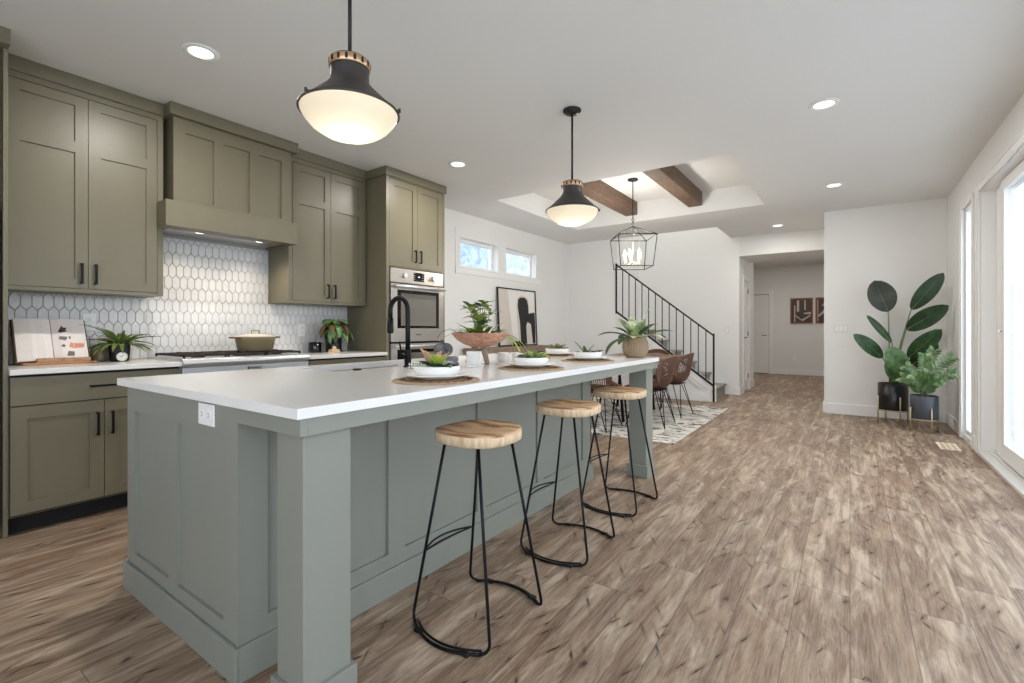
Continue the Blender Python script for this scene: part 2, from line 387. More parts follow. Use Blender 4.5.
u = MB(); u.box(-3.6, -1.4, 7.9, 9.3, 5.2, 5.3); struct('ceiling_stairwell', u, 'ceiling_paint')
# left wall with two high windows
WZ0, WZ1 = 2.0, 2.405
wy = [(4.932, 5.785), (5.991, 6.857)]
w = MB(); xo = XL-.16
w.box(xo, XL, YB, wy[0][0], 0, CZ); w.box(xo, XL, wy[1][1], 7.95, 0, CZ); w.box(xo, XL, wy[0][1], wy[1][0], 0, CZ)
w.box(xo, XL, wy[0][0], wy[0][1], 0, WZ0); w.box(xo, XL, wy[1][0], wy[1][1], 0, WZ0)
w.box(xo, XL, wy[0][0], wy[0][1], WZ1, CZ); w.box(xo, XL, wy[1][0], wy[1][1], WZ1, CZ)
struct('wall_left', w, 'wall_paint')
for k, (a, b) in enumerate(wy):
    m = MB(); x0, x1 = xo+.0, XL-.1; t = .045
    m.box(x0+.01, x1, a+.001, a+t, WZ0+.001, WZ1-.001); m.box(x0+.01, x1, b-t, b-.001, WZ0+.001, WZ1-.001)
    m.box(x0+.01, x1, a+t, b-t, WZ0+.001, WZ0+t); m.box(x0+.01, x1, a+t, b-t, WZ1-t, WZ1-.001)
    fr = struct('window_%d' % (k+1), m, 'trim_white', .003)
    p = MB(); p.box(x0+.03, x0+.038, a+t, b-t, WZ0+t, WZ1-t); p.build('pane', 'clear_glass', fr)
nb = MB(); nb.box(-8.0, -7.9, 2.5, 12, -.06, 2.0)
nb.prism([(2.5, 2.0), (12, 2.0), (12, 4.2), (7, 5.0), (2.5, 4.2)], 'x', -8.0, -7.9)
struct('wall_neighbour', nb, 'outdoor_view')
# trim around the high windows: side casing stub and the apron rail below
tr = MB(); tr.box(XL+.001, XL+.014, 4.82, 7.0, 1.905, 1.995); tr.box(XL+.001, XL+.018, 4.82, 7.0, 1.985, 2.0)
tr.box(XL+.001, XL+.012, 4.82, 4.835, 1.9, 2.52)
struct('trim_1', tr, 'trim_white', .002)
# back wall beside the stairs (flush with the knee wall), stairwell walls, far stair wall
KY = 7.95
w = MB(); w.box(XL-.16, -3.356, KY, KY+.11, 0, TZ); w.box(-3.466, -3.356, KY+.11, 9.05, 0, 5.2); w.box(-3.466, -3.356, KY, KY+.11, TZ, 5.2)
w.box(-3.356, -1.55, KY, KY+.1, TZ+.001, 5.2); w.box(-1.70, -1.6, KY+.1, 9.05, TZ+.001, 5.2)
struct('wall_stairwell', w, 'wall_paint')
w = MB(); w.box(-3.466, -1.57, 9.05, 9.17, 0, 5.2)
struct('wall_stairs', w, 'wall_paint')
w = MB(); w.box(-.29, XR+.12, 7.8, 7.95, 0, CZ-.001); w.box(-.29, -.17, 7.95, 9.049, 0, CZ-.001); w.box(-.29, -.17, 9.049, 10.05, 0, 2.409); w.box(-.29, -.17, 10.05, 14.1, 0, CZ)
struct('wall_far', w, 'wall_paint')
# hall side wall (with a door opening) and hall end wall
DY0, DY1, DZ = 9.43, 10.0, 2.04
w = MB(); w.box(-1.69, -1.57, 9.171, DY0, 0, 2.409); w.box(-1.69, -1.57, DY1, 10.05, 0, 2.409); w.box(-1.69, -1.57, DY0, DY1, DZ, 2.409)
w.box(-1.69, -1.57, 10.05, 10.55, 0, CZ); w.box(-6.2, -1.69, 10.43, 10.55, 0, CZ)
struct('wall_hall', w, 'wall_paint')
w = MB(); w.box(-6.2, -.17, 13.95, 14.1, 0, CZ+.02); w.box(-6.2, -6.1, 10.55, 13.95, 0, CZ+.02); struct('wall_hall_end', w, 'wall_paint')
w = MB(); w.box(-4.51, -1.3, YB-.15, YB-.001, 0, TZ); w.box(-1.3, XR+.16, YB-.15, YB-.001, 2.4, TZ); struct('wall_light_block', w, 'wall_paint')  # unseen partial wall, added to hold back light from behind the camera
# right wall: narrow window + sliding door
SY0, SY1 = 6.28, 6.82; PY0, PY1 = 1.0, 6.0; PZ = 2.40  # door run extended out of view to admit more daylight
w = MB(); xo = XR+.16
w.box(XR, xo, SY1, 7.799, 0, CZ); w.box(XR, xo, PY1, SY0, 0, CZ); w.box(XR, xo, .6, PY0, 0, CZ); w.box(XR, xo, YB, -2.6, 0, CZ); w.box(XR, xo, -2.6, .6, 0, .3); w.box(XR, xo, -2.6, .6, PZ, CZ)
w.box(XR, xo, SY0, SY1, PZ, CZ); w.box(XR, xo, SY0, SY1, 0, .05); w.box(XR, xo, PY0, PY1, PZ, CZ)
struct('wall_right', w, 'wall_paint')
def casing(name, y0, y1, z0, z1, wd=.06, th=.016):
    m = MB()
    for y in ((y0-wd, y0), (y1, y1+wd)): m.box(XR-th, XR-.0005, y[0], y[1], z0, z1+wd)
    m.box(XR-th, XR-.0005, y0, y1, z1, z1+wd)
    for y in (y0-wd, y1+wd-.012): m.box(XR-th-.006, XR-th, y, y+.012, z0, z1+wd)
    m.box(XR-th-.006, XR-th, y0-wd+.012, y1+wd-.012, z1+wd-.012, z1+wd)
    return struct(name, m, 'trim_white', .002)
casing('trim_2', SY0+.01, SY1-.01, 0, PZ-.01, .05); casing('trim_3', PY0+.02, PY1-.01, 0, PZ-.01, .07)
m = MB(); t = .035; a, b = SY0+.001, SY1-.001
m.box(XR+.02, xo-.02, a, a+t, .051, PZ-.001); m.box(XR+.02, xo-.02, b-t, b, .051, PZ-.001); m.box(XR+.02, xo-.02, a+t, b-t, .051, .1); m.box(XR+.02, xo-.02, a+t, b-t, PZ-.05, PZ-.001)
fr = struct('window_3', m, 'trim_white', .003); p = MB(); p.box(XR+.07, XR+.078, a+t, b-t, .1, PZ-.05); p.build('pane', 'clear_glass', fr)
# sliding door: jamb, sill track, fixed frame and panels
m = MB(); m.box(XR+.001, xo+.02, PY1-.02, PY1-.001, 0, PZ-.001); m.box(XR+.001, xo+.02, PY0+.001, PY0+.02, 0, PZ-.001); m.box(XR+.001, xo+.02, PY0+.02, PY1-.02, PZ-.02, PZ-.001)
m.box(XR+.1, XR+.16, PY1-.15, PY1-.02, .0, PZ-.02); m.box(XR+.1, XR+.16, PY0+.02, PY1-.15, PZ-.07, PZ-.02)
d1 = struct('door_1', m, 'trim_white', .003)
m = MB(); m.box(XR-.02, XR+.16, PY0+.02, PY1-.02, .0, .03); m.box(XR+.05, XR+.062, PY0+.02, PY1-.02, .03, .045); m.box(XR+.09, XR+.102, PY0+.02, PY1-.02, .03, .055)
m.build('sill_track', 'switch_white', d1, .002)
def slider(y0, y1, x):
    m = MB(); s = .12
    m.box(x, x+.04, y0, y0+s, .056, PZ-.025); m.box(x, x+.04, y1-s, y1, .056, PZ-.025); m.box(x, x+.04, y0+s, y1-s, .056, .19); m.box(x, x+.04, y0+s, y1-s, PZ-.11, PZ-.025)
    m.box(x-.004, x+.044, y0+s, y0+s+.012, .19, PZ-.11); m.box(x-.004, x+.044, y1-s-.012, y1-s, .19, PZ-.11)
    q = m.build('door_panel', 'trim_white', d1, .003)
    p = MB(); p.box(x+.016, x+.024, y0+s, y1-s, .19, PZ-.11); p.build('pane', 'clear_glass', q)
    return q
slider(4.30, PY1-.155, XR+.114); q2 = slider(4.16, 5.66, XR+.068); slider(3.4, 4.42, XR+.114); slider(2.2, 3.52, XR+.068); slider(PY0+.03, 2.32, XR+.114)
for yy, xx in ((5.78, .114), (5.60, .068)):
    m = MB(); m.tube([(XR+xx, yy, 1.12), (XR+xx-.03, yy, 1.12), (XR+xx-.03, yy-.05, 1.12)], .006, 6); m.build('latch', 'bright_steel', d1)
m = MB(); a, b, t = -2.599, .599, .05  # unseen window, added to bring more daylight in from the right
for r_ in ((a, a+t, .301, PZ-.001), (b-t, b, .301, PZ-.001), (a+t, b-t, .301, .35), (a+t, b-t, PZ-.05, PZ-.001), (-1.03, -.97, .35, PZ-.05)): m.box(XR+.04, xo-.04, *r_)
fr = struct('window_4', m, 'trim_white', .003); p = MB(); p.box(XR+.07, XR+.078, a+t, b-t, .35, PZ-.05); p.build('pane', 'clear_glass', fr)  # window_4 and its pane are the added, unseen window
# patio outside the sliding door
m = MB(); m.box(6.6, 6.7, -1.5, 16, -.04, 1.7)
for k in range(12): m.box(6.55, 6.6, -1.5+k*1.45, -1.4+k*1.45, -.04, 1.75)
struct('wall_patio', m, 'trim_white')
# baseboards
def bb(name, boxes): 
    m = MB()
    for b_ in boxes: m.box(*b_)
    struct(name, m, 'trim_white', .003)
H_ = .14
bb('baseboard_far', [(-.29, XR-.001, 7.786, 7.7995, 0, H_), (-.304, -.2905, 7.786, 14.0, 0, H_)])
bb('baseboard_right', [(XR-.014, XR-.0005, 6.88, 7.785, 0, H_), (XR-.014, XR-.0005, 6.08, 6.225, 0, H_)])
bb('baseboard_stairs', [(-1.63, -1.57, 9.036, 9.0495, 0, H_), (-1.5695, -1.556, 9.036, DY0-.07, 0, H_), (-1.5695, -1.556, DY1+.07, 10.55, 0, H_)])
bb('baseboard_hall', [(-1.63, -.31, 13.936, 13.9495, 0, H_)])
bb('baseboard_left', [(XL+.0005, XL+.014, 3.96, 7.935, 0, H_), (XL+.014, -3.36, 7.936, 7.9495, 0, H_)])
# hall doors
def hall_door(name, wd, ht, mat='trim_white'):
    """door leaf in local coordinates: x 0..wd, faces -y, thickness .035 behind y=0"""
    m = MB(); s = .11; zs = [0, .22, .84, .96, 1.36, 1.46, ht-.11, ht]
    m.box(0, s, 0, .035, 0, ht); m.box(wd-s, wd, 0, .035, 0, ht)
    for z0, z1 in ((0, .2), (.84, .96), (1.36, 1.47), (ht-.11, ht)): m.box(s, wd-s, 0, .035, z0, z1)
    m.box(s, wd-s, .018, .03, .2, ht-.11)
    return m
m = hall_door('door_2', .62, 2.03)
d = m.build('door_2', 'trim_white', None, .003); d['kind'] = 'structure'; d.location = (-2.335, 13.905, .012)
k = MB(); k.tube([(.555, 0, .98), (.555, -.05, .98), (.47, -.05, .98)], .009, 6); k.lathe([(0, 0), (.026, 0), (.026, .008), (0, .008)], 12, (.555, -.009, .976)); k.build('lever_handle', 'black_metal', d)
g_ = MB((-2.335, 13.905, .012)); g_.box(-1.7145, -1.7105, 13.915, 13.9485, .002, 2.055); g_.box(-2.335, -1.7105, 13.93, 13.9485, 2.043, 2.055); g_.box(-2.335, -1.7145, 13.92, 13.9485, .0005, .011); g_.build('door_gap_shade', 'dark_gap', d)  # dark strips standing in for the shade in the gap round the door
m = MB(); m.box(-2.4, -2.34, 13.92, 13.949, 0, 2.06); m.box(-1.71, -1.64, 13.92, 13.949, 0, 2.06); m.box(-2.42, -1.62, 13.915, 13.949, 2.06, 2.16)
struct('trim_4', m, 'trim_white', .003)
m = hall_door('door_3', .56, 2.02)
d = m.build('door_3', 'trim_white', None, .003); d['kind'] = 'structure'; d.rotation_euler = (0, 0, PI/2); d.location = (-1.585, DY0+.005, .012)
k = MB(); k.tube([(.06, 0, .98), (.06, -.05, .98), (.14, -.05, .98)], .009, 6); k.build('lever_handle', 'black_metal', d)
for z in (.25, 1.05, 1.85):
    h = MB(); h.box(.558, .572, -.012, .0, z-.045, z+.045); h.build('hinge', 'black_metal', d)
m = MB(); m.box(-1.5695, -1.552, DY0-.07, DY0, 0, 2.12); m.box(-1.5695, -1.552, DY1, DY1+.07, 0, 2.12); m.box(-1.5695, -1.552, DY0, DY1, 2.04, 2.12)
struct('trim_5', m, 'trim_white', .003)

# ------------------------------------------------------------------ backsplash of elongated hexagon tiles
def clip(poly, y0, y1, z0, z1):
    for ax, lim, sg in ((0, y0, 1), (0, y1, -1), (1, z0, 1), (1, z1, -1)):
        out = []
        for k in range(len(poly)):
            a, b = poly[k-1], poly[k]; ia, ib = sg*(a[ax]-lim) >= 0, sg*(b[ax]-lim) >= 0
            if ia != ib:
                t = (lim-a[ax])/(b[ax]-a[ax]); out.append((a[0]+t*(b[0]-a[0]), a[1]+t*(b[1]-a[1])))
            if ib: out.append(b)
        poly = out
        if len(poly) < 3: return []
    return poly
bs = MB(); bs.m = 1; bs.box(XL+.0005, XL+.005, .54, 3.118, .916, 1.369); bs.box(XL+.0005, XL+.005, 1.354, 2.282, 1.369, 2.0)
bs.m = 0; PW, PR, TIP, GR = .0525, .092, .028, .0017
regions = [(.54, 1.353, .916, 1.369), (1.353, 2.282, .916, 1.85), (2.282, 3.118, .916, 1.369)]
for r in range(11):
    zc = .95+r*PR
    for q in range(60):
        yc = .55+q*PW+(PW/2 if r % 2 else 0); hw = PW/2-GR; hh = (PR+TIP)/2-GR; ti = TIP/2+.001
        hexa = [(yc-hw, zc-hh+TIP), (yc, zc-hh), (yc+hw, zc-hh+TIP), (yc+hw, zc+hh-TIP), (yc, zc+hh), (yc-hw, zc+hh-TIP)]
        tx, tz = random.uniform(-.02, .02), random.uniform(-.02, .02)
        for (y0, y1, z0, z1) in regions:
            pl = clip(hexa, y0, y1, z0, z1)
            if len(pl) < 3: continue
            my = sum(p[0] for p in pl)/len(pl); mz = sum(p[1] for p in pl)/len(pl)
            A = [bs.vert((XL+.005, *p)) for p in pl]
            B = [bs.vert((XL+.0105+tx*(p[0]-yc)+tz*(p[1]-zc), *p)) for p in pl]
            I = [bs.vert((XL+.0125+tx*(p[0]-yc)+tz*(p[1]-zc), my+(p[0]-my)*.88, mz+(p[1]-mz)*.93)) for p in pl]
            n = len(pl)
            for k in range(n):
                bs.face((A[k], A[(k+1) % n], B[(k+1) % n], B[k])); bs.face((B[k], B[(k+1) % n], I[(k+1) % n], I[k]))
            bs.face(I)
bso = bs.build('wall_backsplash', ['glazed_tile', 'grout']); bso['kind'] = 'structure'
# ------------------------------------------------------------------ ceiling beams
for x0, x1, lab in ((-1.84, -1.655, 'dark brown timber beam in the ceiling recess, on the side towards the sliding door'), (-2.76, -2.575, 'dark brown timber beam in the ceiling recess, on the side towards the high windows')):
    m = MB(off=(x0, TY0, TZ)); m.box(x0, x1, TY0+.001, TY1-.001, 2.84, TZ-.001)
    o = m.build('timber_beam', 'beam_wood', None, .006); o.location = (x0, TY0, TZ); tag(o, lab, 'beam', 'timber beams in the ceiling recess')
# ------------------------------------------------------------------ recessed lights
cans = [(-3.069, 1.22, CZ, 'round recessed light above the tall cabinet doors beside the range hood', 14), (-3.104, 3.483, CZ, 'round recessed light above the oven tower', 14),
        (-.151, 4.064, CZ, 'round recessed light in the open ceiling, the larger of the two nearest the right wall', 14), (-.145, 6.398, CZ, 'round recessed light before the wall with the potted plants', 6),
        (-.912, 8.375, CZ, 'round recessed light just in front of the hallway opening', 6), (-.98, 11.9, CZ+.02, 'round recessed light on the hallway ceiling beyond the opening', 16)]
for x, y, z, lab, pw in cans:
    t = thing('recessed_light', lab, 'ceiling light', (x, y, z), 0, 'recessed ceiling lights')
    m = MB(); m.lathe([(.062, -.004), (.064, -.0005), (.095, -.0005), (.093, -.006), (.066, -.008)], 32, close=True); m.build('trim_ring', 'trim_white', t)
    m = MB(); m.lathe([(0, -.003), (.062, -.003)], 32); m.build('lens', 'lamp_glow', t)
    lamp('can_lamp', 'AREA', (x, y, z-.03), pw, .12, None, (1, .96, .90))
# ------------------------------------------------------------------ cabinets along the left wall
def frame_rects(y0, y1, z0, z1, holes):
    """rectangles filling (y0..y1, z0..z1) minus holes; holes share z rows column by column"""
    ys = sorted({y0, y1, *[h[0] for h in holes], *[h[1] for h in holes]}); zs = sorted({z0, z1, *[h[2] for h in holes], *[h[3] for h in holes]})
    return [(a, b, c_, d_) for a, b in zip(ys, ys[1:]) for c_, d_ in zip(zs, zs[1:])
            if not any(h[0] < (a+b)/2 < h[1] and h[2] < (c_+d_)/2 < h[3] for h in holes)]
def shaker(parent, name, mat, xf, y0, y1, z0, z1, holes, th=.019, rec=.010, off=(0, 0, 0)):
    m = MB(off); 
    for a, b, c_, d_ in frame_rects(y0, y1, z0, z1, holes): m.box(xf-th, xf, a, b, c_, d_)
    for h in holes: m.box(xf-th, xf-rec, *h)
    return m.build(name, mat, parent)
def pull(parent, xf, y, z, L, vert=True, off=(0, 0, 0)):
    m = MB(off); r = .0055
    if vert: pts = [(xf, y, z-L/2), (xf+.028, y, z-L/2), (xf+.028, y, z+L/2), (xf, y, z+L/2)]; ps = [(y-.006, y+.006, z-L/2, z-L/2+.011), (y-.006, y+.006, z+L/2-.011, z+L/2)]
    else: ps = [(y-L/2, y-L/2+.011, z-.006, z+.006), (y+L/2-.011, y+L/2, z-.006, z+.006)]
    for p in ps: m.box(xf+.0002, xf+.03, *p)
    if vert: m.box(xf+.022, xf+.034, y-.006, y+.006, z-L/2, z+L/2)
    else: m.box(xf+.022, xf+.034, y-L/2, y+L/2, z-.006, z+.006)
    return m.build('handle', 'black_metal', parent, .001)
XW = XL+.001
def upper(label, y0, y1, doors, frame0, frame1):
    t = thing('wall_cabinet', label, 'cabinet', (-4.18, (y0+y1)/2, 1.37), 0, 'cabinets on the kitchen wall'); o = (-4.18, (y0+y1)/2, 1.37)
    m = MB(o); m.box(XW+.001, -4.031, y0, y1, 1.372, 2.66); m.build('body', 'cabinet_paint', t, .001)
    m = MB(o)
    for r in frame_rects(y0, y1, 1.37, 2.66, [(frame0, frame1, 1.392, 2.618)]): m.box(-4.031, -4.008, *r)
    m.build('face_frame', 'cabinet_paint', t)
    m = MB(o); m.box(-4.031, -4.0285, frame0, frame1, 1.392, 2.618); m.build('gap_shade', 'dark_gap', t)  # dark sheet behind the doors, painting in the shade of their gaps
    m = MB(o); m.box(XW+.001, -3.995, y0-.0, y1, 2.6605, CZ-.001); m.box(-4.0, -3.99, y0, y1, 2.652, CZ-.001); m.build('crown_molding', 'cabinet_paint', t, .001)
    mid = (frame0+frame1)/2; g = .003
    for a, b, hy in ((frame0+g, mid-g/2, mid-.035), (mid+g/2, frame1-g, mid+.035)):
        s = .062; d = shaker(t, 'door', 'cabinet_paint', -4.008, a, b, 1.395, 2.614, [(a+s, b-s, 1.452, 2.255), (a+s, b-s, 2.325, 2.553)], off=o)
        pull(d, -4.008, hy, 1.49, .13, off=o)
    return t
upper('green two-door wall cabinet above the cookbook and fern', .5405, 1.350, 2, .562, 1.315)
upper('green two-door wall cabinet between the range hood and the oven tower', 2.284, 3.100, 2, 2.320, 3.082)
# range hood cover
o = (-4.1, 1.82, 1.85)
t = thing('range_hood', 'green panelled wooden range hood over the stove', 'range hood', o)
m = MB(o); m.box(XW+.001, -3.943, 1.39, 2.262, 2.0365, 2.652)
hol = [(1.463, 1.653, 2.075, 2.556), (1.725, 1.916, 2.075, 2.556), (1.993, 2.178, 2.075, 2.556)]
for r in frame_rects(1.386, 2.262, 2.0365, 2.652, hol): m.box(-3.943, -3.93, *r)
m.build('panelled_front', 'cabinet_paint', t)
m = MB(o); m.box(-3.99, -3.85, 1.312, 2.275, 1.858, 2.036); m.box(XW+.012, -3.99, 1.358, 2.275, 1.90, 2.036)
m.box(XW+.013, -3.99, 1.358, 1.378, 1.858, 1.90); m.box(XW+.013, -3.99, 2.255, 2.275, 1.858, 1.90); m.build('skirt', 'cabinet_paint', t, .001)
m = MB(o); m.box(XW+.013, -3.891, 1.3535, 2.305, 2.654, CZ-.001); m.build('crown_molding', 'cabinet_paint', t, .001)
m = MB(o); m.box(-4.33, -3.995, 1.39, 2.245, 1.872, 1.899); ln = m.build('hood_insert', 'stainless', t, .003)
m = MB(o)
for y in (1.60, 2.05): m = MB(o); m.lathe([(0, 0), (.03, 0), (.03, .003), (0, .003)], 16, (-4.04, y, 1.868)); m.build('lens', 'lamp_glow', ln)
for y in (1.60, 2.05): lamp('hood_lamp', 'SPOT', (-4.04, y, 1.855), 7, .03, None, (1, .86, .70), (0, 0, 0), spot=2.4)
# oven tower
o = (-4.03, 3.53, 0)
t = thing('oven_tower', 'tall green oven cabinet with two doors over the wall ovens', 'cabinet', o)
y0, y1 = 3.119, 3.945
m = MB(o); m.box(XW+.001, -3.741, y0, y0+.02, 0.0, 2.655); m.box(XW+.001, -3.741, y1-.02, y1, 0, 2.655); m.box(XW+.001, -3.741, y0+.02, y1-.02, 1.762, 2.655); m.box(XW+.001, -4.3, y0+.02, y1-.02, 0, 1.762); m.box(-4.3, -3.741, y0+.02, y1-.02, .1, .36)
m.build('body', 'cabinet_paint', t, .001)
m = MB(o)
for r in frame_rects(y0, y1, .1, 2.655, [(3.156, 3.909, 1.772, 2.645), (3.156, 3.93, .37, 1.762), (3.156, 3.909, .12, .36)]): m.box(-3.741, -3.717, *r)
m.build('face_frame', 'cabinet_paint', t)
m = MB(o); m.box(XW+.001, -3.70, 3.104, 3.96, 2.656, CZ-.001); m.build('crown_molding', 'cabinet_paint', t, .001)
for a, b, hy in ((3.159, 3.531, 3.495), (3.534, 3.906, 3.570)):
    s = .062; d = shaker(t, 'door', 'cabinet_paint', -3.718, a, b, 1.776, 2.641, [(a+s, b-s, 1.842, 2.578)], off=o); pull(d, -3.718, hy, 1.895, .13, off=o)
d = shaker(t, 'drawer', 'cabinet_paint', -3.718, 3.159, 3.906, .124, .356, [(3.22, 3.845, .18, .30)], off=o); pull(d, -3.718, 3.53, .24, .2, False, off=o)
def oven(label, z0, z1, panel):
    o = (-4.0, 3.54, z0); t = thing('wall_oven', label, 'oven', o, 0, 'built-in wall ovens'); ya, yb = 3.168, 3.918
    m = MB(o); m.box(-4.29, -3.745, ya+.01, yb-.01, z0+.002, z1-.002); m.build('casing', 'dark_gap', t)
    zt = z1-.148 if panel else z1
    if panel:
        m = MB(o); m.box(-3.745, -3.712, ya, yb, zt, z1-.004); cp = m.build('control_panel', 'stainless', t, .002)
        m = MB(o); m.box(-3.712, -3.710, 3.475, 3.625, zt+.03, z1-.03); sc = m.build('display', 'black_gloss', cp)
        m = MB(o)
        for yy in (3.488, 3.606):
            for q in range(4): m.box(-3.7099, -3.7094, yy-.006, yy+.006, zt+.045+q*.021, zt+.049+q*.021)
        m.box(-3.7099, -3.7094, 3.538, 3.562, zt+.07, zt+.082); m.build('symbols', 'white_plastic', sc)
        for yy in (3.345, 3.755):
            m = MB(o)
            a = [(math.cos(q*PI/12), math.sin(q*PI/12)) for q in range(24)]
            m.prism([(yy+.026*p, zt+.075+.026*q) for p, q in a], 'x', -3.712, -3.682); m.build('knob', 'bright_steel', cp, .003)
    zt -= .012
    m = MB(o)
    for r in frame_rects(ya, yb, z0+.004, zt, [(3.249, 3.845, z0+.14, zt-.06)]): m.box(-3.745, -3.705, *r)
    dr = m.build('oven_door', 'stainless', t)
    m = MB(o); m.box(-3.744, -3.709, 3.249, 3.845, z0+.14, zt-.06); wn_ = m.build('door_glass', 'black_gloss', dr)
    m = MB(o); m.box(-3.7089, -3.7083, 3.30, 3.80, z0+.165, zt-.095); m.build('window', 'oven_window', wn_)
    m = MB(o); m.tube([(-3.665, ya+.02, zt-.028), (-3.665, yb-.02, zt-.028)], .0135, 10); m.box(-3.705, -3.665, ya+.05, ya+.07, zt-.036, zt-.02); m.box(-3.705, -3.665, yb-.07, yb-.05, zt-.036, zt-.02)
    m.build('handle', 'bright_steel', dr)
    m = MB(o)   # tiny maker's mark: a dot and a short row of letters
    m.prism([(3.512+.006*math.cos(q*PI/6), z0+.075+.006*math.sin(q*PI/6)) for q in range(12)], 'x', -3.705, -3.7045)
    for q, strokes in enumerate(('B', 'O', 'S', 'C', 'H')):
        yq, zq, s_ = 3.525+q*.0115, z0+.069, .0095
        segs = {'B': [(0, 0, 0, 2), (0, 2, 1, 2), (0, 1, 1, 1), (0, 0, 1, 0), (1, 0, 1, 2)], 'O': [(0, 0, 0, 2), (0, 2, 1, 2), (0, 0, 1, 0), (1, 0, 1, 2)],
                'S': [(0, 2, 1, 2), (0, 1, 0, 2), (0, 1, 1, 1), (1, 0, 1, 1), (0, 0, 1, 0)], 'C': [(0, 0, 0, 2), (0, 2, 1, 2), (0, 0, 1, 0)], 'H': [(0, 0, 0, 2), (1, 0, 1, 2), (0, 1, 1, 1)]}[strokes]
        for a, b, c_, d_ in segs: m.box(-3.705, -3.7043, yq+a*.0075-.001, yq+c_*.0075+.001, zq+b*.0055-.001, zq+d_*.0055+.001)
    m.build('badge', 'dark_gap', dr)
oven('upper stainless wall oven with knobs and black display', 1.008, 1.758, True)
oven('lower stainless wall oven half hidden behind the island faucet', .372, 1.003, False)
# base cabinets
def base(label, y0, y1, two=True):
    o = (-4.05, (y0+y1)/2, 0); t = thing('base_cabinet', label, 'cabinet', o, 0, 'base cabinets on the kitchen wall')
    m = MB(o); m.box(XW+.001, -3.742, y0, y1, .1, .8825); m.build('body', 'cabinet_paint', t, .001)
    m = MB(o); m.box(XW+.05, -3.79, y0, y1, 0, .0995); m.build('toe_kick', 'dark_gap', t)
    m = MB(o); m.box(-3.742, -3.7405, y0+.004, y1-.004, .104, .878); m.build('gap_shade', 'dark_gap', t)  # near-black backing that colours in the shade between drawer and doors
    d = shaker(t, 'drawer', 'cabinet_paint', -3.72, y0+.006, y1-.004, .713, .868, [], off=o); pull(d, -3.72, (y0+y1)/2, .795, .14, False, off=o)
    mid = (y0+y1)/2; s = .068
    for a, b, hy in ((y0+.006, mid-.0015, mid-.035), (mid+.0015, y1-.004, mid+.035)):
        d = shaker(t, 'door', 'cabinet_paint', -3.72, a, b, .115, .707, [(a+s, b-s, .182, .637)], off=o); pull(d, -3.72, hy, .565, .14, off=o)
    return t
base('green base cabinet under the cookbook with one wide drawer', .5405, 1.354)
base('green base cabinet between the gas range and the oven tower', 2.285, 3.117)
for y0, y1, lab in ((.5405, 1.3555, 'white stone worktop carrying the cookbook and fern'), (2.284, 3.1175, 'white stone worktop carrying the candle and potted croton')):
    m = MB((-4.0, y0, .884)); m.box(XW+.012, -3.695, y0, y1, .884, .914); o = m.build('worktop', 'quartz', None, .002); o.location = (-4.0, y0, .884); tag(o, lab, 'worktop', 'worktops along the kitchen wall')
# tall panel and refrigerator at the near end
o = (-4.0, .53, 0); t = thing('tall_end_panel', 'tall green end panel with crown beside the refrigerator', 'cabinet panel', o)
m = MB(o); m.box(XW+.001, -3.735, .521, .5395, 0, 2.655); m.build('panel', 'cabinet_paint', t, .001)
m = MB(o); m.box(XW+.001, -3.668, -.5, .5395, 2.656, CZ-.001); m.build('crown_molding', 'cabinet_paint', t, .001)
m = MB(o); m.box(XW+.001, -3.90, -.42, .520, 1.86, 2.654); m.build('bridge_cabinet', 'dark_gap', t)  # cabinet coloured near-black to stand for the shade above the refrigerator
o = (-4.03, .05, 0); t = thing('refrigerator', 'stainless refrigerator just visible behind the tall green end panel', 'refrigerator', o)
m = MB(o); m.box(XW+.02, -3.80, -.41, .515, .02, 1.8); m.build('casing', 'stainless', t, .004)
for a, b in ((-.408, .052), (.056, .513)):
    m = MB(o); m.box(-3.798, -3.755, a, b, .75, 1.79); d = m.build('door', 'stainless', t, .004); m = MB(o); yy = .03 if a < 0 else .078; m.box(-3.7549, -3.715, yy-.008, yy+.008, 1.0, 1.6); m.build('handle', 'bright_steel', d, .003)
m = MB(o); m.box(-3.798, -3.755, -.408, .513, .06, .742); m.build('freezer_drawer', 'stainless', t, .004)
# gas range
o = (-4.0, 1.82, 0); t = thing('gas_range', 'stainless gas range with dark cast iron grates under the hood', 'range', o); ya, yb = 1.3565, 2.2825
m = MB(o); m.box(XW+.02, -3.73, ya, yb, .08, .90); m.build('casing', 'stainless', t, .002)
m = MB(o); m.box(XW+.014, -3.72, ya, yb, .9005, .931); m.build('cooktop', 'bright_steel', t, .002)
m = MB(o); pr = [(-3.73, .873)]+[(-3.710+.032*math.cos(a), .902+.029*math.sin(a)) for a in [(-PI/2)+q*PI/14 for q in range(15)]]+[(-3.73, .931)]
m.prism([(p[0], p[1]) for p in pr], 'y', ya, yb); m.build('bullnose', 'bright_steel', t)
m = MB(o); m.box(-3.729, -3.70, ya+.001, yb-.001, .70, .868); cp = m.build('control_panel', 'bright_steel', t, .002)
for q in range(5):
    m = MB(o); yy = 1.46+q*.18; m.prism([(yy+.024*math.cos(a*PI/10), .755+.024*math.sin(a*PI/10)) for a in range(20)], 'x', -3.6995, -3.665); m.build('knob', 'black_metal', cp, .003)
m = MB(o); m.box(-3.6995, -3.697, 1.785, 1.895, .832, .856); bd = m.build('badge', 'stainless', cp, .001)
m = MB(o); m.box(-3.697, -3.6965, 1.79, 1.80, .836, .853)
for q in range(7): m.box(-3.697, -3.6965, 1.812+q*.0095, 1.818+q*.0095, .841, .849)
m.build('lettering', 'dark_gap', bd)
m = MB(o); m.box(-3.729, -3.70, ya+.001, yb-.001, .12, .694); dr = m.build('oven_door', 'stainless', t, .003)
m = MB(o); m.box(-3.6998, -3.698, 1.5, 2.14, .25, .56); m.build('window', 'black_gloss', dr)
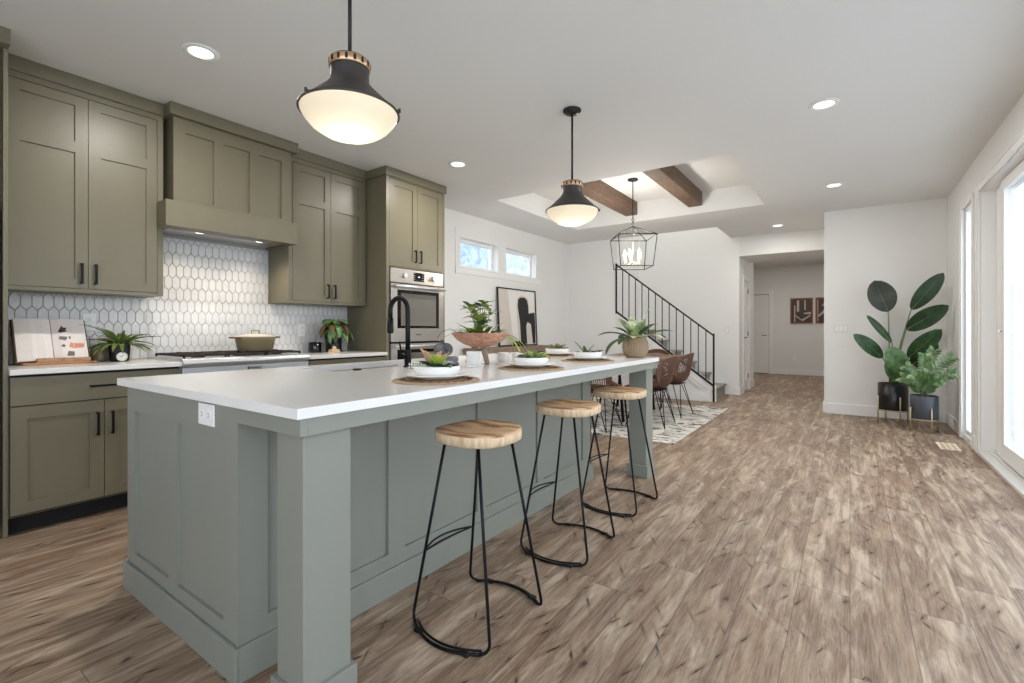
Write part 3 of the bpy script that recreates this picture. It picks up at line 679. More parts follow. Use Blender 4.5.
m = MB(o); m.tube([(-3.655, 1.42, .645), (-3.655, 2.22, .645)], .013, 10); m.box(-3.6995, -3.655, 1.44, 1.455, .638, .652); m.box(-3.6995, -3.655, 2.185, 2.2, .638, .652); m.build('handle', 'bright_steel', dr)
for q in range(3):
    a = ya+.03+q*.29; b = a+.282; m = MB(o); z = .957
    for yy in (a, b-.012): m.box(-4.27, -3.76, yy, yy+.012, z-.014, z)
    for xx in (-4.27, -4.02, -3.772): m.box(xx, xx+.012, a, b, z-.014, z)
    for xc in (-4.14, -3.89):
        yc = (a+b)/2
        m.box(xc-.005, xc+.005, a, yc-.03, z-.012, z+.004); m.box(xc-.005, xc+.005, yc+.03, b, z-.012, z+.004)
        m.box(xc-.12, xc-.03, yc-.005, yc+.005, z-.012, z+.004); m.box(xc+.03, xc+.12, yc-.005, yc+.005, z-.012, z+.004)
    for xx in (-4.27, -3.772):
        for yy in (a, b-.012): m.box(xx, xx+.012, yy, yy+.012, .9315, z)
    m.build('grate', 'iron', t, .002)
    m = MB(o)
    for xc in (-4.14, -3.89): m.lathe([(0, .9315), (.045, .9315), (.042, .942), (0, .944)], 20, (xc, (a+b)/2, 0))
    m.build('burner', 'iron', t)

# ------------------------------------------------------------------ island
o = (-2.0, 2.2, 0); t = thing('kitchen_island', 'large grey green panelled island with two square posts', 'kitchen island', o)
IX0, IX1, IY0, IY1 = -2.60, -1.60, .742, 3.30
m = MB(o); m.box(IX0+.012, IX1-.012, IY0+.012, 1.46, .001, .8835); m.box(IX0+.012, IX1-.012, 2.29, IY1-.012, .001, .8835); m.box(-2.18, IX1-.012, 1.46, 2.29, .001, .8835); m.box(IX0+.012, -2.18, 1.46, 2.29, .001, .62); m.box(IX0+.012, IX0+.022, 1.46, 2.29, .62, .8835)
for r in frame_rects(IX0, IX1, .001, .8835, [(-2.512, -2.155, .167, .780), (-2.07, -1.697, .167, .780)]): m.box(r[0], r[1], IY0, IY0+.012, r[2], r[3])
for r in frame_rects(IY0+.012, IY1, .001, .8835, [(.84, 1.355, .176, .79), (1.447, 1.948, .176, .79), (2.02, 2.54, .176, .79), (2.615, 3.162, .176, .79)]): m.box(IX1-.012, IX1, *r)
for r in frame_rects(IY0+.012, IY1-.012, .1, .8835, [(.80, 1.42, .16, .82), (1.5, 2.25, .16, .62), (2.33, 3.22, .16, .82)]): m.box(IX0, IX0+.012, *r)
m.box(IX0, IX1, IY1-.012, IY1, .001, .8835)
m.build('body', 'island_paint', t)
m = MB(o); m.box(IX0-.012, IX1+.013, IY0-.014, IY0-.0005, 0, .116); m.box(IX1+.0005, IX1+.013, IY0-.0005, IY1+.012, 0, .116); m.box(IX0-.012, IX1+.0005, IY1+.0005, IY1+.012, 0, .116); m.build('plinth', 'island_paint', t, .003)
m = MB(o); AX = -1.243; m.box(IX1+.0005, AX, IY0, .765, .832, .883); m.box(AX-.025, AX, .765, 3.712, .832, .883); m.box(-2.6, AX, 3.712, 3.737, .832, .883); m.box(IX1+.0005, AX-.025, .765, IY1+.001, .862, .883); m.box(-2.6, AX-.025, IY1+.001, 3.712, .862, .883)
m.build('apron', 'island_paint', t, .001)
for a, b in ((.7655, .925), (3.565, 3.7115)):
    m = MB(o); m.box(-1.405, -1.2685, a, b, 0, .8615); pl = m.build('post', 'island_paint', t, .002)
    m = MB(o); m.box(-1.42, -1.4055, a-.014, b+.014, 0, .094); m.box(-1.268, -1.254, a-.014, b+.014, 0, .094); m.box(-1.4055, -1.268, a-.014, a-.0005, 0, .094); m.box(-1.4055, -1.268, b+.0005, b+.014, 0, .094)
    m.build('post_base', 'island_paint', pl, .002)
# countertop with sink cut-out
o = (-2.0, 2.2, .884); SX0, SX1, SY_0, SY_1 = -2.56, -2.20, 1.50, 2.24
m = MB(o)
for r in frame_rects(-2.683, -1.232, .727, 3.753, [(SX0, SX1, SY_0, SY_1)]): m.box(*r, .884, .914)
ct = m.build('island_countertop', 'quartz', None); ct.location = o; tag(ct, 'long white stone countertop on the grey green island', 'countertop')
o = (-2.4, 1.87, .65); t = thing('kitchen_sink', 'undermount steel sink in the island countertop beside the black faucet', 'sink', o)
m = MB(o); e = .003
m.box(SX0-.006, SX1+.006, SY_0-.006, SY_1+.006, .655, .66)
m.box(SX0-.006, SX0-.002, SY_0-.006, SY_1+.006, .66, .8835); m.box(SX1+.002, SX1+.006, SY_0-.006, SY_1+.006, .66, .8835); m.box(SX0-.002, SX1+.002, SY_0-.006, SY_0-.002, .66, .8835); m.box(SX0-.002, SX1+.002, SY_1+.002, SY_1+.006, .66, .8835)
m.build('basin', 'stainless', t)
o = (-2.105, 1.925, .914); t = thing('kitchen_faucet', 'tall matte black gooseneck faucet on the island', 'faucet', o)
m = MB(); m.lathe([(0, 0), (.027, 0), (.027, .006), (.02, .01), (.02, .09), (.017, .1), (0, .1)], 24); m.build('base', 'black_metal', t)
R_ = .076; pts = [(0, 0, .1), (0, 0, .2), (0, 0, .325)]+arc((-R_, 0, .33), R_, 0, PI, 14)[1:]+[(-2*R_, 0, .29)]
m = MB(); m.tube(pts, .0145, 14); m.build('spout', 'black_metal', t)
m = MB(); m.lathe([(0, .195), (.016, .195), (.0195, .21), (.0185, .29), (0, .292)], 20, (-2*R_, 0, 0)); m.build('spray_head', 'black_metal', t)
m = MB(); m.tube([(0, -.018, .062), (0, -.05, .062)], .014, 12); m.tube([(0, -.045, .062), (-.004, -.052, .11), (-.008, -.056, .15)], .005, 8); m.build('lever', 'black_metal', t)
m = MB((-2.16, 1.615, .9145)); m.lathe([(0, 0), (.024, 0), (.024, .006), (.018, .009), (0, .009)], 24, (-2.16, 1.615, .9145)); bt = m.build('air_switch_button', 'black_metal', None); bt.location = (-2.16, 1.615, .9145); tag(bt, 'small black air switch button set in the countertop by the sink', 'button')
# outlets and switches
def plate(name, label, cat, loc, rot, w_, h_, kind):
    t = thing(name, label, cat, loc); t.rotation_euler = rot
    m = MB(); m.box(-w_/2, w_/2, -.006, -.0003, -h_/2, h_/2); m.build('cover_plate', 'white_plastic' if kind != 'switch' else 'switch_white', t, .002)
    if kind in ('duplex', 'duplex_v'):
        for s in (-1, 1):
            cx_, cz_ = (s*w_*.22, 0) if kind == 'duplex' else (0, s*h_*.2)
            m = MB(); m.prism([(cx_+.016*math.cos(a*PI/8), cz_+.016*math.sin(a*PI/8)) for a in range(16)], 'y', -.008, -.006); rc = m.build('receptacle', 'white_plastic', t, .001)
            m = MB()
            for dx in (-.006, .006):
                if kind == 'duplex': m.box(cx_-.004, cx_+.003, -.0086, -.008, dx-.0012, dx+.0012)
                else: m.box(dx-.0012, dx+.0012, -.0086, -.008, cz_-.003, cz_+.004)
            m.box(cx_-.002, cx_+.002, -.0086, -.008, cz_-.011, cz_-.008) if kind != 'duplex' else m.box(cx_+.008, cx_+.011, -.0086, -.008, -.002, .002)
            m.build('slots', 'slot_dark', rc)
    else:
        n = max(1, round(w_/.05)-0) if w_ > .09 else 1
        for q in range(n):
            m = MB(); xx = (q-(n-1)/2)*.046; m.box(xx-.016, xx+.016, -.009, -.006, -.033, .033); m.build('rocker', 'white_plastic', t, .002)
    return t
plate('wall_outlet', 'white double outlet on the island end panel just under the countertop', 'outlet', (-1.815, IY0, .838), (0, 0, 0), .118, .074, 'duplex')
plate('wall_outlet', 'white double outlet in the tiled backsplash behind the cookbook', 'outlet', (XL+.0145, 1.02, 1.185), (0, 0, PI/2), .074, .118, 'duplex_v')
plate('wall_outlet', 'white outlet in the tiled backsplash left of the black candle', 'outlet', (XL+.0145, 2.60, 1.13), (0, 0, PI/2), .074, .118, 'duplex_v')
plate('wall_outlet', 'white outlet low on the hallway end wall below the pictures', 'outlet', (-1.14, 13.95, .44), (0, 0, 0), .074, .118, 'duplex_v')
plate('light_switch', 'wide white switch plate on the wall left of the tall potted plant', 'switch', (-.1, 7.8, 1.15), (0, 0, 0), .165, .118, 'switch')
plate('light_switch', 'small white switch plate on the wall right of the staircase', 'switch', (-1.76, 9.05, 1.13), (0, 0, 0), .074, .118, 'switch')
plate('light_switch', 'small white switch plate on the hallway wall beside the far door', 'switch', (-1.55, 13.95, 1.15), (0, 0, 0), .074, .118, 'switch')
# a point on the plane y = Y seen at photo position (u, v); used only to take measurements for the plants' leaves
def at(u, v, Y):
    r = (u-512)/FPX; up = -(v-330)/FPX
    dx = -math.sin(YAW)+r*math.cos(YAW); dy = math.cos(YAW)+r*math.sin(YAW); k = Y/dy
    return Vector((dx*k, Y, CAMZ+up*k))
# ------------------------------------------------------------------ stools
def make_stool():
    t = thing('counter_stool', '', 'stool', (0, 0, 0), 0, 'wooden counter stools along the island')
    m = MB(); n = 44; zb, zt = .696, .743
    def R(a): return .164*(abs(math.cos(a))**3.2+abs(math.sin(a)/.95)**3.2)**(-1/3.2)*(.5)+.164*.5
    def top(a, q):
        r = R(a)*q; x, y = r*math.cos(a), r*math.sin(a); dish = -.016*math.exp(-((x+.03)**2+(y*.8)**2)/.010)+.007*(y/.17)**2*(1-.3*x/.17)
        return (x, y, zt+dish-.003*q**8)
    m.smooth = True; rings = []
    rings.append([m.vert((R(2*PI*k/n)*.93*math.cos(2*PI*k/n), R(2*PI*k/n)*.93*math.sin(2*PI*k/n), zb)) for k in range(n)])
    rings.append([m.vert((R(2*PI*k/n)*.99*math.cos(2*PI*k/n), R(2*PI*k/n)*.99*math.sin(2*PI*k/n), zb+.006)) for k in range(n)])
    rings.append([m.vert((R(2*PI*k/n)*math.cos(2*PI*k/n), R(2*PI*k/n)*math.sin(2*PI*k/n), top(2*PI*k/n, 1)[2]-.006)) for k in range(n)])
    m.smooth = False; m.face(rings[0][::-1]); m.smooth = True; m.m = 1
    for A, B in zip(rings, rings[1:]):
        for k in range(n): m.face((A[k], A[(k+1) % n], B[(k+1) % n], B[k]))
    m.m = 0; prev = rings[-1]
    for q in (.985, .93, .8, .65, .5, .35, .2, .08):
        cur = [m.vert(top(2*PI*k/n, q)) for k in range(n)]
        for k in range(n): m.face((prev[k], prev[(k+1) % n], cur[(k+1) % n], cur[k]))
        prev = cur
    m.face(prev)
    m.build('seat', ['stool_wood', 'stool_edge'], t)
    for sg in (-1, 1):
        tx, ty, fx, fy = .083, .104, .186, .168
        # two legs and a bowed foot bar bent out of one rod, split into leg / foot bar / leg
        for sx in (-1, 1):
            m = MB(); top_ = Vector((sx*tx, sg*ty, zb)); ft = Vector((sx*fx, sg*fy, .045)); c0 = Vector((sx*(fx+.004), sg*(fy+.005), .012)); e_ = Vector((sx*(fx-.028), sg*(fy+.022), .0065))
            pts = [top_, top_.lerp(ft, .5), ft]
            for q in range(1, 7):
                s = q/6; pts.append(ft*(1-s)**2+c0*2*s*(1-s)+e_*s*s)
            m.tube(pts, .006, 8); m.build('leg', 'black_metal', t)
        m = MB(); P0 = Vector((-(fx-.028), sg*(fy+.022), .0065)); P1 = Vector((fx-.028, sg*(fy+.022), .0065)); pts = []
        for q in range(15):
            s = q/14; p = P0.lerp(P1, s); p.y += sg*.052*(1-(2*s-1)**2); pts.append(p)
        m.tube(pts, .006, 8); pt2 = [Vector((p.x*1.0, p.y-sg*.013, p.z+.006)) for p in pts]; m.tube(pt2, .0045, 8)
        fb = m.build('foot_bar', 'black_metal', t)
        for s in (2, 12):
            k = MB(); p = pts[s]; k.box(p.x-.018, p.x+.018, p.y-.010, p.y+.010, .0, .012); k.build('foot_pad', 'black_matte', fb, .002)
    m = MB(); za = .265
    for dz, bow in ((.0, .055), (-.014, .04)):
        pts = []
        for q in range(15):
            s = q/14; f = (zb-za)/(zb-.045); X = -(.083+(.186-.083)*f); Yv = .104+(.168-.104)*f
            pts.append((X-bow*(1-(2*s-1)**2)*.9, -Yv+2*Yv*s, za+dz*(1-(2*s-1)**2)))
        m.tube(pts, .004, 8)
    m.build('footrest', 'black_metal', t)
    return t
s0 = make_stool()
for k, (x, y, rz, lab) in enumerate(((-1.205, 1.475, 0, 'wooden round-top stool at the near end of the island, its whole frame in view'), (-1.214, 2.232, .03, 'middle wooden stool between the two others'), (-1.232, 2.965, -.04, 'wooden stool at the far end, in front of the far island post'))):
    o = s0 if k == 0 else copy_tree(s0)
    o.location = (x, y, 0); o.rotation_euler = (0, 0, rz); o['label'] = lab
# ------------------------------------------------------------------ pendants
def make_pendant():
    t = thing('pendant_lamp', '', 'pendant lamp', (0, 0, 0), 0, 'pendant lamps over the island'); zr = 2.003-CZ
    m = MB(); m.lathe([(0, -.001), (.064, -.001), (.066, -.012), (.05, -.028), (.018, -.034), (0, -.034)], 32); m.build('ceiling_canopy', 'black_matte', t)
    m = MB(); m.cyl((0, 0), .0075, zr+.206, -.034, 12); m.build('rod', 'black_matte', t)
    m = MB(); m.lathe([(0, zr+.208), (.070, zr+.208), (.076, zr+.200), (.075, zr+.165), (.074, zr+.135), (.077, zr+.115), (.092, zr+.094), (.130, zr+.058), (.168, zr+.022), (.195, zr+.002), (.196, zr-.004), (.189, zr-.004), (.165, zr+.016), (.125, zr+.052), (.088, zr+.088), (.070, zr+.115), (.068, zr+.195), (0, zr+.198)], 48); m.build('metal_shade', 'bronze', t)
    m = MB(); m.lathe([(.0765, zr+.168), (.080, zr+.170), (.080, zr+.200), (.0765, zr+.202)], 40, close=True); r = m.build('brass_collar', 'brass', t)
    m = MB()
    for k in range(16):
        a = 2*PI*k/16; ca, sa = math.cos(a), math.sin(a); w_ = .005
        m.prism([(.0802*ca-w_*sa, .0802*sa+w_*ca), (.0802*ca+w_*sa, .0802*sa-w_*ca), (.0810*ca+w_*sa, .0810*sa-w_*ca), (.0810*ca-w_*sa, .0810*sa+w_*ca)], 'z', zr+.174, zr+.196)
    m.build('slots', 'dark_gap', r)
    m = MB(); m.lathe([(.187, zr-.003), (.186, zr-.010), (.174, zr-.032), (.148, zr-.062), (.112, zr-.086), (.07, zr-.102), (.03, zr-.108), (0, zr-.109)], 48); m.build('glass_bowl', 'opal_glass', t)
    for k in range(3):
        a = 2*PI*k/3+.6; m = MB(); ca, sa = math.cos(a), math.sin(a)
        m.tube([(.186*ca, .186*sa, zr+.006), (.201*ca, .201*sa, zr+.006)], .004, 8); m.lathe([(0, zr-.004), (.005, zr-.004), (.005, zr+.012), (0, zr+.012)], 10, (.200*ca, .200*sa, 0)); m.build('thumbscrew', 'bronze', t)
    return t
p0 = make_pendant(); p0.location = (-1.637, 1.189, CZ); p0['label'] = 'bronze dome pendant lamp over the near end of the island, its canopy out of sight'
p1_ = copy_tree(p0); p1_.location = (-1.66, 3.11, CZ); p1_['label'] = 'bronze dome pendant lamp over the far end of the island, round canopy in view'
for p in (p0, p1_): lamp('pendant_bulb', 'POINT', (p.location.x, p.location.y, 1.96), 1.1, .03, None, (1, .90, .74))
# lantern over the dining table
o = (-2.235, 5.80, TZ); t = thing('lantern_chandelier', 'open black metal lantern chandelier with candle bulbs over the dining table', 'chandelier', o, YAW)
m = MB(); m.lathe([(0, -.001), (.065, -.001), (.065, -.014), (.012, -.022), (0, -.022)], 28); m.build('ceiling_canopy', 'black_matte', t)
m = MB(); m.cyl((0, 0), .006, -.47, -.022, 10); m.build('rod', 'black_matte', t)
m = MB()
for k in range(4):
    zc = -.485-k*.026; pl = 'xz' if k % 2 else 'yz'; m.tube([Vector(p) for p in arc((0, 0, zc), .016, 0, 2*PI, 12, pl)][:-1], .003, 6, True)
m.build('chain', 'black_matte', t)
zt_, za_, zb_ = 2.297-TZ, 2.436-TZ, 1.915-TZ; A_, B_ = .236, .198
m = MB(); tp = [(-A_, -A_, zt_), (A_, -A_, zt_), (A_, A_, zt_), (-A_, A_, zt_)]; bt_ = [(-B_, -B_, zb_), (B_, -B_, zb_), (B_, B_, zb_), (-B_, B_, zb_)]
for k in range(4):
    m.tube([tp[k], tp[(k+1) % 4]], .0055, 6); m.tube([bt_[k], bt_[(k+1) % 4]], .0055, 6); m.tube([tp[k], bt_[k]], .0055, 6); m.tube([tp[k], (0, 0, za_)], .0055, 6)
m.build('cage', 'black_matte', t)
m = MB(); m.cyl((0, 0), .005, zb_+.06, za_, 8); m.lathe([(0, zb_+.045), (.03, zb_+.05), (.03, zb_+.065), (0, zb_+.07)], 16)
for k in range(5):
    a = 2*PI*k/5+.3; m.tube([(0, 0, zb_+.058), (.05*math.cos(a), .05*math.sin(a), zb_+.045), (.10*math.cos(a), .10*math.sin(a), zb_+.06)], .004, 6)
am = m.build('arms', 'pale_brass', t)
for k in range(5):
    a = 2*PI*k/5+.3; x, y = .10*math.cos(a), .10*math.sin(a)
    m = MB(); m.lathe([(0, zb_+.055), (.022, zb_+.058), (.015, zb_+.065), (.015, zb_+.125), (0, zb_+.126)], 14, (x, y, 0)); cs = m.build('candle_sleeve', 'pale_brass', t)
    m = MB(); m.lathe([(0, zb_+.126), (.010, zb_+.128), (.021, zb_+.155), (.017, zb_+.195), (0, zb_+.235)], 12, (x, y, 0)); m.build('bulb', 'bulb_glow', cs)
lamp('chandelier_light', 'POINT', (o[0], o[1], 2.12), 42, .1, None, (1, .94, .86))
# ------------------------------------------------------------------ staircase and railing
XS, RISE, RUN = -1.80, .190, .252
o = (XS, 8.5, 0); t = thing('staircase', 'white staircase with grey carpeted steps behind the black railing', 'staircase', o)
n = 14
for k in range(n):
    x1 = XS-k*RUN; x0 = max(x1-RUN, -3.345)
    if x1 <= -3.30: break
    m = MB(o); z1 = RISE*(k+1)
    m.box(x0-.0, x1, 8.062, 9.048, max(0, z1-RISE*1.0), z1-.024); m.box(x0, x1+.022, 8.062, 9.048, z1-.03, z1)
    m.tube([(x1+.020, 8.0625, z1-.016), (x1+.020, 9.0475, z1-.016)], .0155, 10)
    st = m.build('step', 'carpet', t)
# knee wall with raised panel trim
def zr_(x): return .255+(-1.742-x)*.741
m = MB(o); m.prism([(-3.354, 0), (-1.728, 0), (-1.728, zr_(-1.728)-.005), (-3.354, zr_(-3.354)-.005)], 'y', KY+.001, 8.06); kw = m.build('knee_wall', 'wall_paint', t)
m = MB(o)
def slopebar(x0, x1, d0, d1, ya, yb): m.prism([(x0, zr_(x0)-d1), (x1, zr_(x1)-d1), (x1, zr_(x1)-d0), (x0, zr_(x0)-d0)], 'y', ya, yb)
slopebar(-3.354, -1.729, .02, .125, KY-.014, KY+.0005); m.box(-1.85, -1.729, KY-.014, KY+.0005, 0, zr_(-1.80)-.125); m.box(-3.354, -1.86, KY-.014, KY+.0005, 0, .12)
m.build('skirt_board', 'trim_white', kw, .002)
m = MB(o)
for a, b in ((.125, .131), (.20, .206)): slopebar(-3.354, -1.855 if a < .15 else -1.93, a, b, KY-.026, KY+.0005)
m.box(-1.935, -1.928, KY-.010, KY+.0005, .20, zr_(-1.93)-.20); m.build('panel_bead', 'switch_white', kw)
o = (-1.742, KY+.05, 0); t = thing('stair_railing', 'black metal stair railing with thin vertical bars', 'railing', o)
yr = KY-.0; Yc = KY+.03
m = MB(o); m.box(-1.755, -1.727, KY-.032, KY-.0145, 0, 1.075); m.build('newel_post', 'stair_black', t, .002)
m = MB(o); m.box(-3.372, -3.344, KY-.032, KY-.0145, 1.42, 2.30); m.build('newel_post', 'stair_black', t, .002)
m = MB(o)
def bar(x0, x1, z0, z1, h): m.prism([(x0, z0-h), (x1, z1-h), (x1, z1), (x0, z0)], 'y', KY-.034, KY-.0148)
bar(-3.344, -1.755, 2.285, 1.068, .030); m.build('top_rail', 'stair_black', t)
m = MB(o); bar(-3.344, -1.755, zr_(-3.344)+.02, zr_(-1.755)+.02, .036); m.build('bottom_rail', 'stair_black', t)
for k in range(13):
    x = -3.354+(k+1)*1.612/14; zt2 = 2.285+(x+3.344)*(1.068-2.285)/(3.344-1.755)
    m = MB(o); m.box(x-.0065, x+.0065, KY-.030, KY-.017, zr_(x)-.01, zt2-.03); m.build('baluster', 'stair_black', t)
# ------------------------------------------------------------------ dining set
m = MB((-2.65, 6.05, 0)); m.box(-3.9, -1.42, 4.76, 7.35, .0005, .012); rg = m.build('area_rug', 'rug_wool', None, .004); rg.location = (-2.65, 6.05, 0); tag(rg, 'cream area rug with broken black lines under the dining table', 'rug')
o = (-2.45, 6.2, .0125); t = thing('dining_table', 'brown wooden dining table behind the far end of the island', 'table', o)
m = MB(o); m.box(-2.93, -1.97, 5.22, 7.15, .72, .765); m.build('tabletop', 'table_wood', t, .006)
for x in (-2.72, -2.30):
    for y in (5.50, 6.60):
        m = MB(o); m.tube([(x, y, .72), (x+(.06 if x > -2.4 else -.06), y, .018)], .02, 8); m.build('leg', 'black_metal', t)
def make_chair():
    t = thing('dining_chair', '', 'chair', (0, 0, 0), 0, 'woven dining chairs around the table')
    prof = [(.235, .455), (.15, .445), (.02, .432), (-.10, .432), (-.18, .452), (-.225, .52), (-.25, .60), (-.27, .69), (-.285, .76), (-.295, .815)]
    def S(u, s):
        f = s*(len(prof)-1); i = min(int(f), len(prof)-2); q = f-i
        y = prof[i][0]*(1-q)+prof[i+1][0]*q; z = prof[i][1]*(1-q)+prof[i+1][1]*q
        back = min(1, max(0, (s-.38)/.3)); hw = .225+.035*math.sin(PI*s)-.03*max(0, s-.8)*5
        return Vector((u*hw, y+.115*back*u*u, z+.115*(1-back)*u*u*min(1, s*3)-.05*back*max(0, s-.75)*4*u*u))
    m = MB()
    for k in range(25):
        u = -1+2*k/24; m.tube([S(u, s/22) for s in range(23)], .0062, 5)
    for s in (.15, .3, .45, .62, .76): m.tube([S(-1+2*k/14, s) for k in range(15)], .005, 5)
    m.smooth = True
    rows = [[m.vert(S(-1+2*k/16, s)) for k in range(17)] for s in (.90, .95, 1.0)]
    for A, B in zip(rows, rows[1:]):
        for k in range(16): m.face((A[k], A[k+1], B[k+1], B[k]))
    for sg in (-1, 1):
        rows = [[m.vert(S(sg*u, s/14)) for u in (.80, .9, 1.0)] for s in range(15)]
        for A, B in zip(rows, rows[1:]):
            for k in range(2): m.face((A[k], A[k+1], B[k+1], B[k]))
    m.build('woven_shell', 'rattan', t)
    m = MB(); rim = [S(-1, s/14) for s in range(15)]+[S(-1+2*k/10, 1) for k in range(1, 10)]+[S(1, 1-s/14) for s in range(15)]+[S(1-2*k/8, 0) for k in range(1, 8)]
    m.tube(rim, .012, 8, True); m.build('rim', 'rattan', t)
    for sx in (-1, 1):
        for sy in (-1, 1):
            m = MB(); f = (sx*.235, sy*.225, .006)
            m.tube([(sx*.15, sy*.09, .425), f], .0055, 6); m.tube([(sx*.07, sy*.155, .425), f], .0055, 6); m.build('hairpin_leg', 'black_metal', t)
    m = MB(); m.box(-.16, .16, -.16, .16, .418, .424); m.build('seat_bracket', 'black_metal', t)
    return t
c0 = make_chair()
for k, (x, y, rz, lab) in enumerate(((-1.93, 5.58, PI/2+.05, 'brown woven dining chair seen just past the far island post'), (-1.94, 6.36, PI/2-.05, 'brown woven dining chair with its back to the stair railing, farther from the island'),
        (-2.38, 5.02, 0, 'dark woven dining chair seen behind the far stool, its back to the kitchen'), (-2.42, 7.02, PI, 'woven dining chair at the far head of the table, only its rounded back in view'))):
    c = c0 if k == 0 else copy_tree(c0); c.location = (x, y, .0125); c.rotation_euler = (0, 0, rz); c['label'] = lab
# console table and leaning art on the left wall
o = (-4.15, 5.9, 0); t = thing('console_table', 'low brown wooden console against the wall under the high windows', 'console table', o)
m = MB(o); m.box(XL+.03, -3.93, 4.95, 6.83, .80, .88); m.build('top', 'console_wood', t, .004)
m = MB(o); m.box(XL+.05, -3.95, 5.0, 5.06, 0, .80); m.box(XL+.05, -3.95, 6.72, 6.78, 0, .80); m.box(XL+.05, -3.95, 5.06, 6.72, .12, .17); m.build('frame', 'console_wood', t, .003)
o = (-4.28, 6.25, .8805); t = thing('leaning_artwork', 'framed abstract print with bold black shapes leaning on the wall under the windows', 'artwork', o); t.rotation_euler = (0, -.045, 0)
m = MB()
for r in frame_rects(-.53, .53, 0, .90, [(-.512, .512, .018, .882)]): m.box(-.012, .012, *r)
m.build('frame', 'black_matte', t, .001)
m = MB(); m.box(-.008, -.002, -.512, .512, .018, .882); pn = m.build('print', 'art_cream', t)
# black shapes of the print (flat paint on the sheet)
m = MB(); Q = lambda pts: m.prism(pts, 'x', -.002, -.0012)
def yz(px, py): return (-.512+px*1.024, .882-py*.864)   # px,py in 0..1 of the sheet
Q([yz(*p) for p in ((.52, .17), (.58, .13), (.70, .12), (.77, .17), (.80, .28), (.80, .42), (.98, .40), (.99, .66), (.97, .99), (.90, .99), (.86, .62), (.76, .58), (.72, .66), (.73, .99), (.56, .99), (.55, .60), (.50, .30))])
m.build('black_shapes', 'black_matte', pn)
m = MB(); m.prism([yz(*p) for p in ((.46, .0), (.98, .0), (.98, .38), (.83, .40), (.80, .14), (.62, .08), (.50, .14), (.46, .30))], 'x', -.002, -.0016); m.prism([yz(*p) for p in ((.24, .0), (.46, .0), (.47, .5), (.5, .99), (.36, .99), (.30, .5))], 'x', -.002, -.0016)
m.build('white_patches', 'art_white', pn)
m = MB((-4.12, 6.02, .8805)); m.lathe([(0, 0), (.05, 0), (.09, .03), (.105, .075), (.10, .078), (.085, .035), (0, .012)], 28, (-4.12, 6.02, .8805)); b = m.build('decor_bowl', 'black_matte', None); b.location = (-4.12, 6.02, .8805); tag(b, 'small black bowl on the console in front of the leaning print', 'bowl')
# hallway pictures
for x0, x1, lab, sd in ((-1.232, -.747, 'square framed brown photograph of a winding road shape in the hallway, fully in view', 0), (-.695, -.21, 'framed dark photograph in the hallway cut off by the wall corner', 1)):
    cx_ = (x0+x1)/2; t = thing('framed_picture', lab, 'picture', (cx_, 13.949, 1.29), 0, 'pictures in the hallway'); w_ = (x1-x0)/2
    m = MB()
    for r in frame_rects(-w_, w_, 0, .64, [(-w_+.025, w_-.025, .025, .615)]): m.box(r[0], r[1], -.03, -.001, r[2], r[3])
    m.build('frame', 'frame_copper', t)
    m = MB(); m.box(-w_+.025, w_-.025, -.018, -.002, .025, .615); ph = m.build('photograph', 'photo_brown', t)
    m = MB()
    if sd == 0:
        m.box(-.16, -.135, -.0195, -.0182, .04, .46); m.prism([(-.13, .22), (.0, .10), (.19, .22), (.19, .19), (.02, .06), (-.13, .18)], 'y', -.0195, -.0182); m.prism([(.04, .24), (.2, .23), (.2, .29), (.05, .27)], 'y', -.0195, -.0182); m.box(-.10, -.05, -.0195, -.0182, .30, .58); m.box(.06, .09, -.0195, -.0182, .34, .58)
    else:
        m.prism([(-.19, .20), (-.02, .38), (.15, .5), (.16, .47), (-.0, .33), (-.17, .16)], 'y', -.0195, -.0182); m.box(-.2, -.185, -.0195, -.0182, .05, .58); m.prism([(-.12, .42), (-.04, .54), (.08, .55), (-.03, .46)], 'y', -.0195, -.0182)
    m.build('pale_shapes', 'photo_pale', ph)
# floor vent
o = (.80, 6.27, 0); t = thing('floor_vent', 'cream floor register beside the narrow window', 'floor vent', (.775, 6.215, .0005)); t.rotation_euler = (0, 0, 0)
m = MB(); m.box(-.075, .075, -.17, .17, 0, .006); m.build('frame', 'vent_beige', t, .002)
m = MB()
for k in range(3):
    for q in range(12): m.box(-.055+k*.04, -.025+k*.04, -.15+q*.026, -.136+q*.026, .0061, .0066)
m.build('louvers', 'leaf_tan', t)
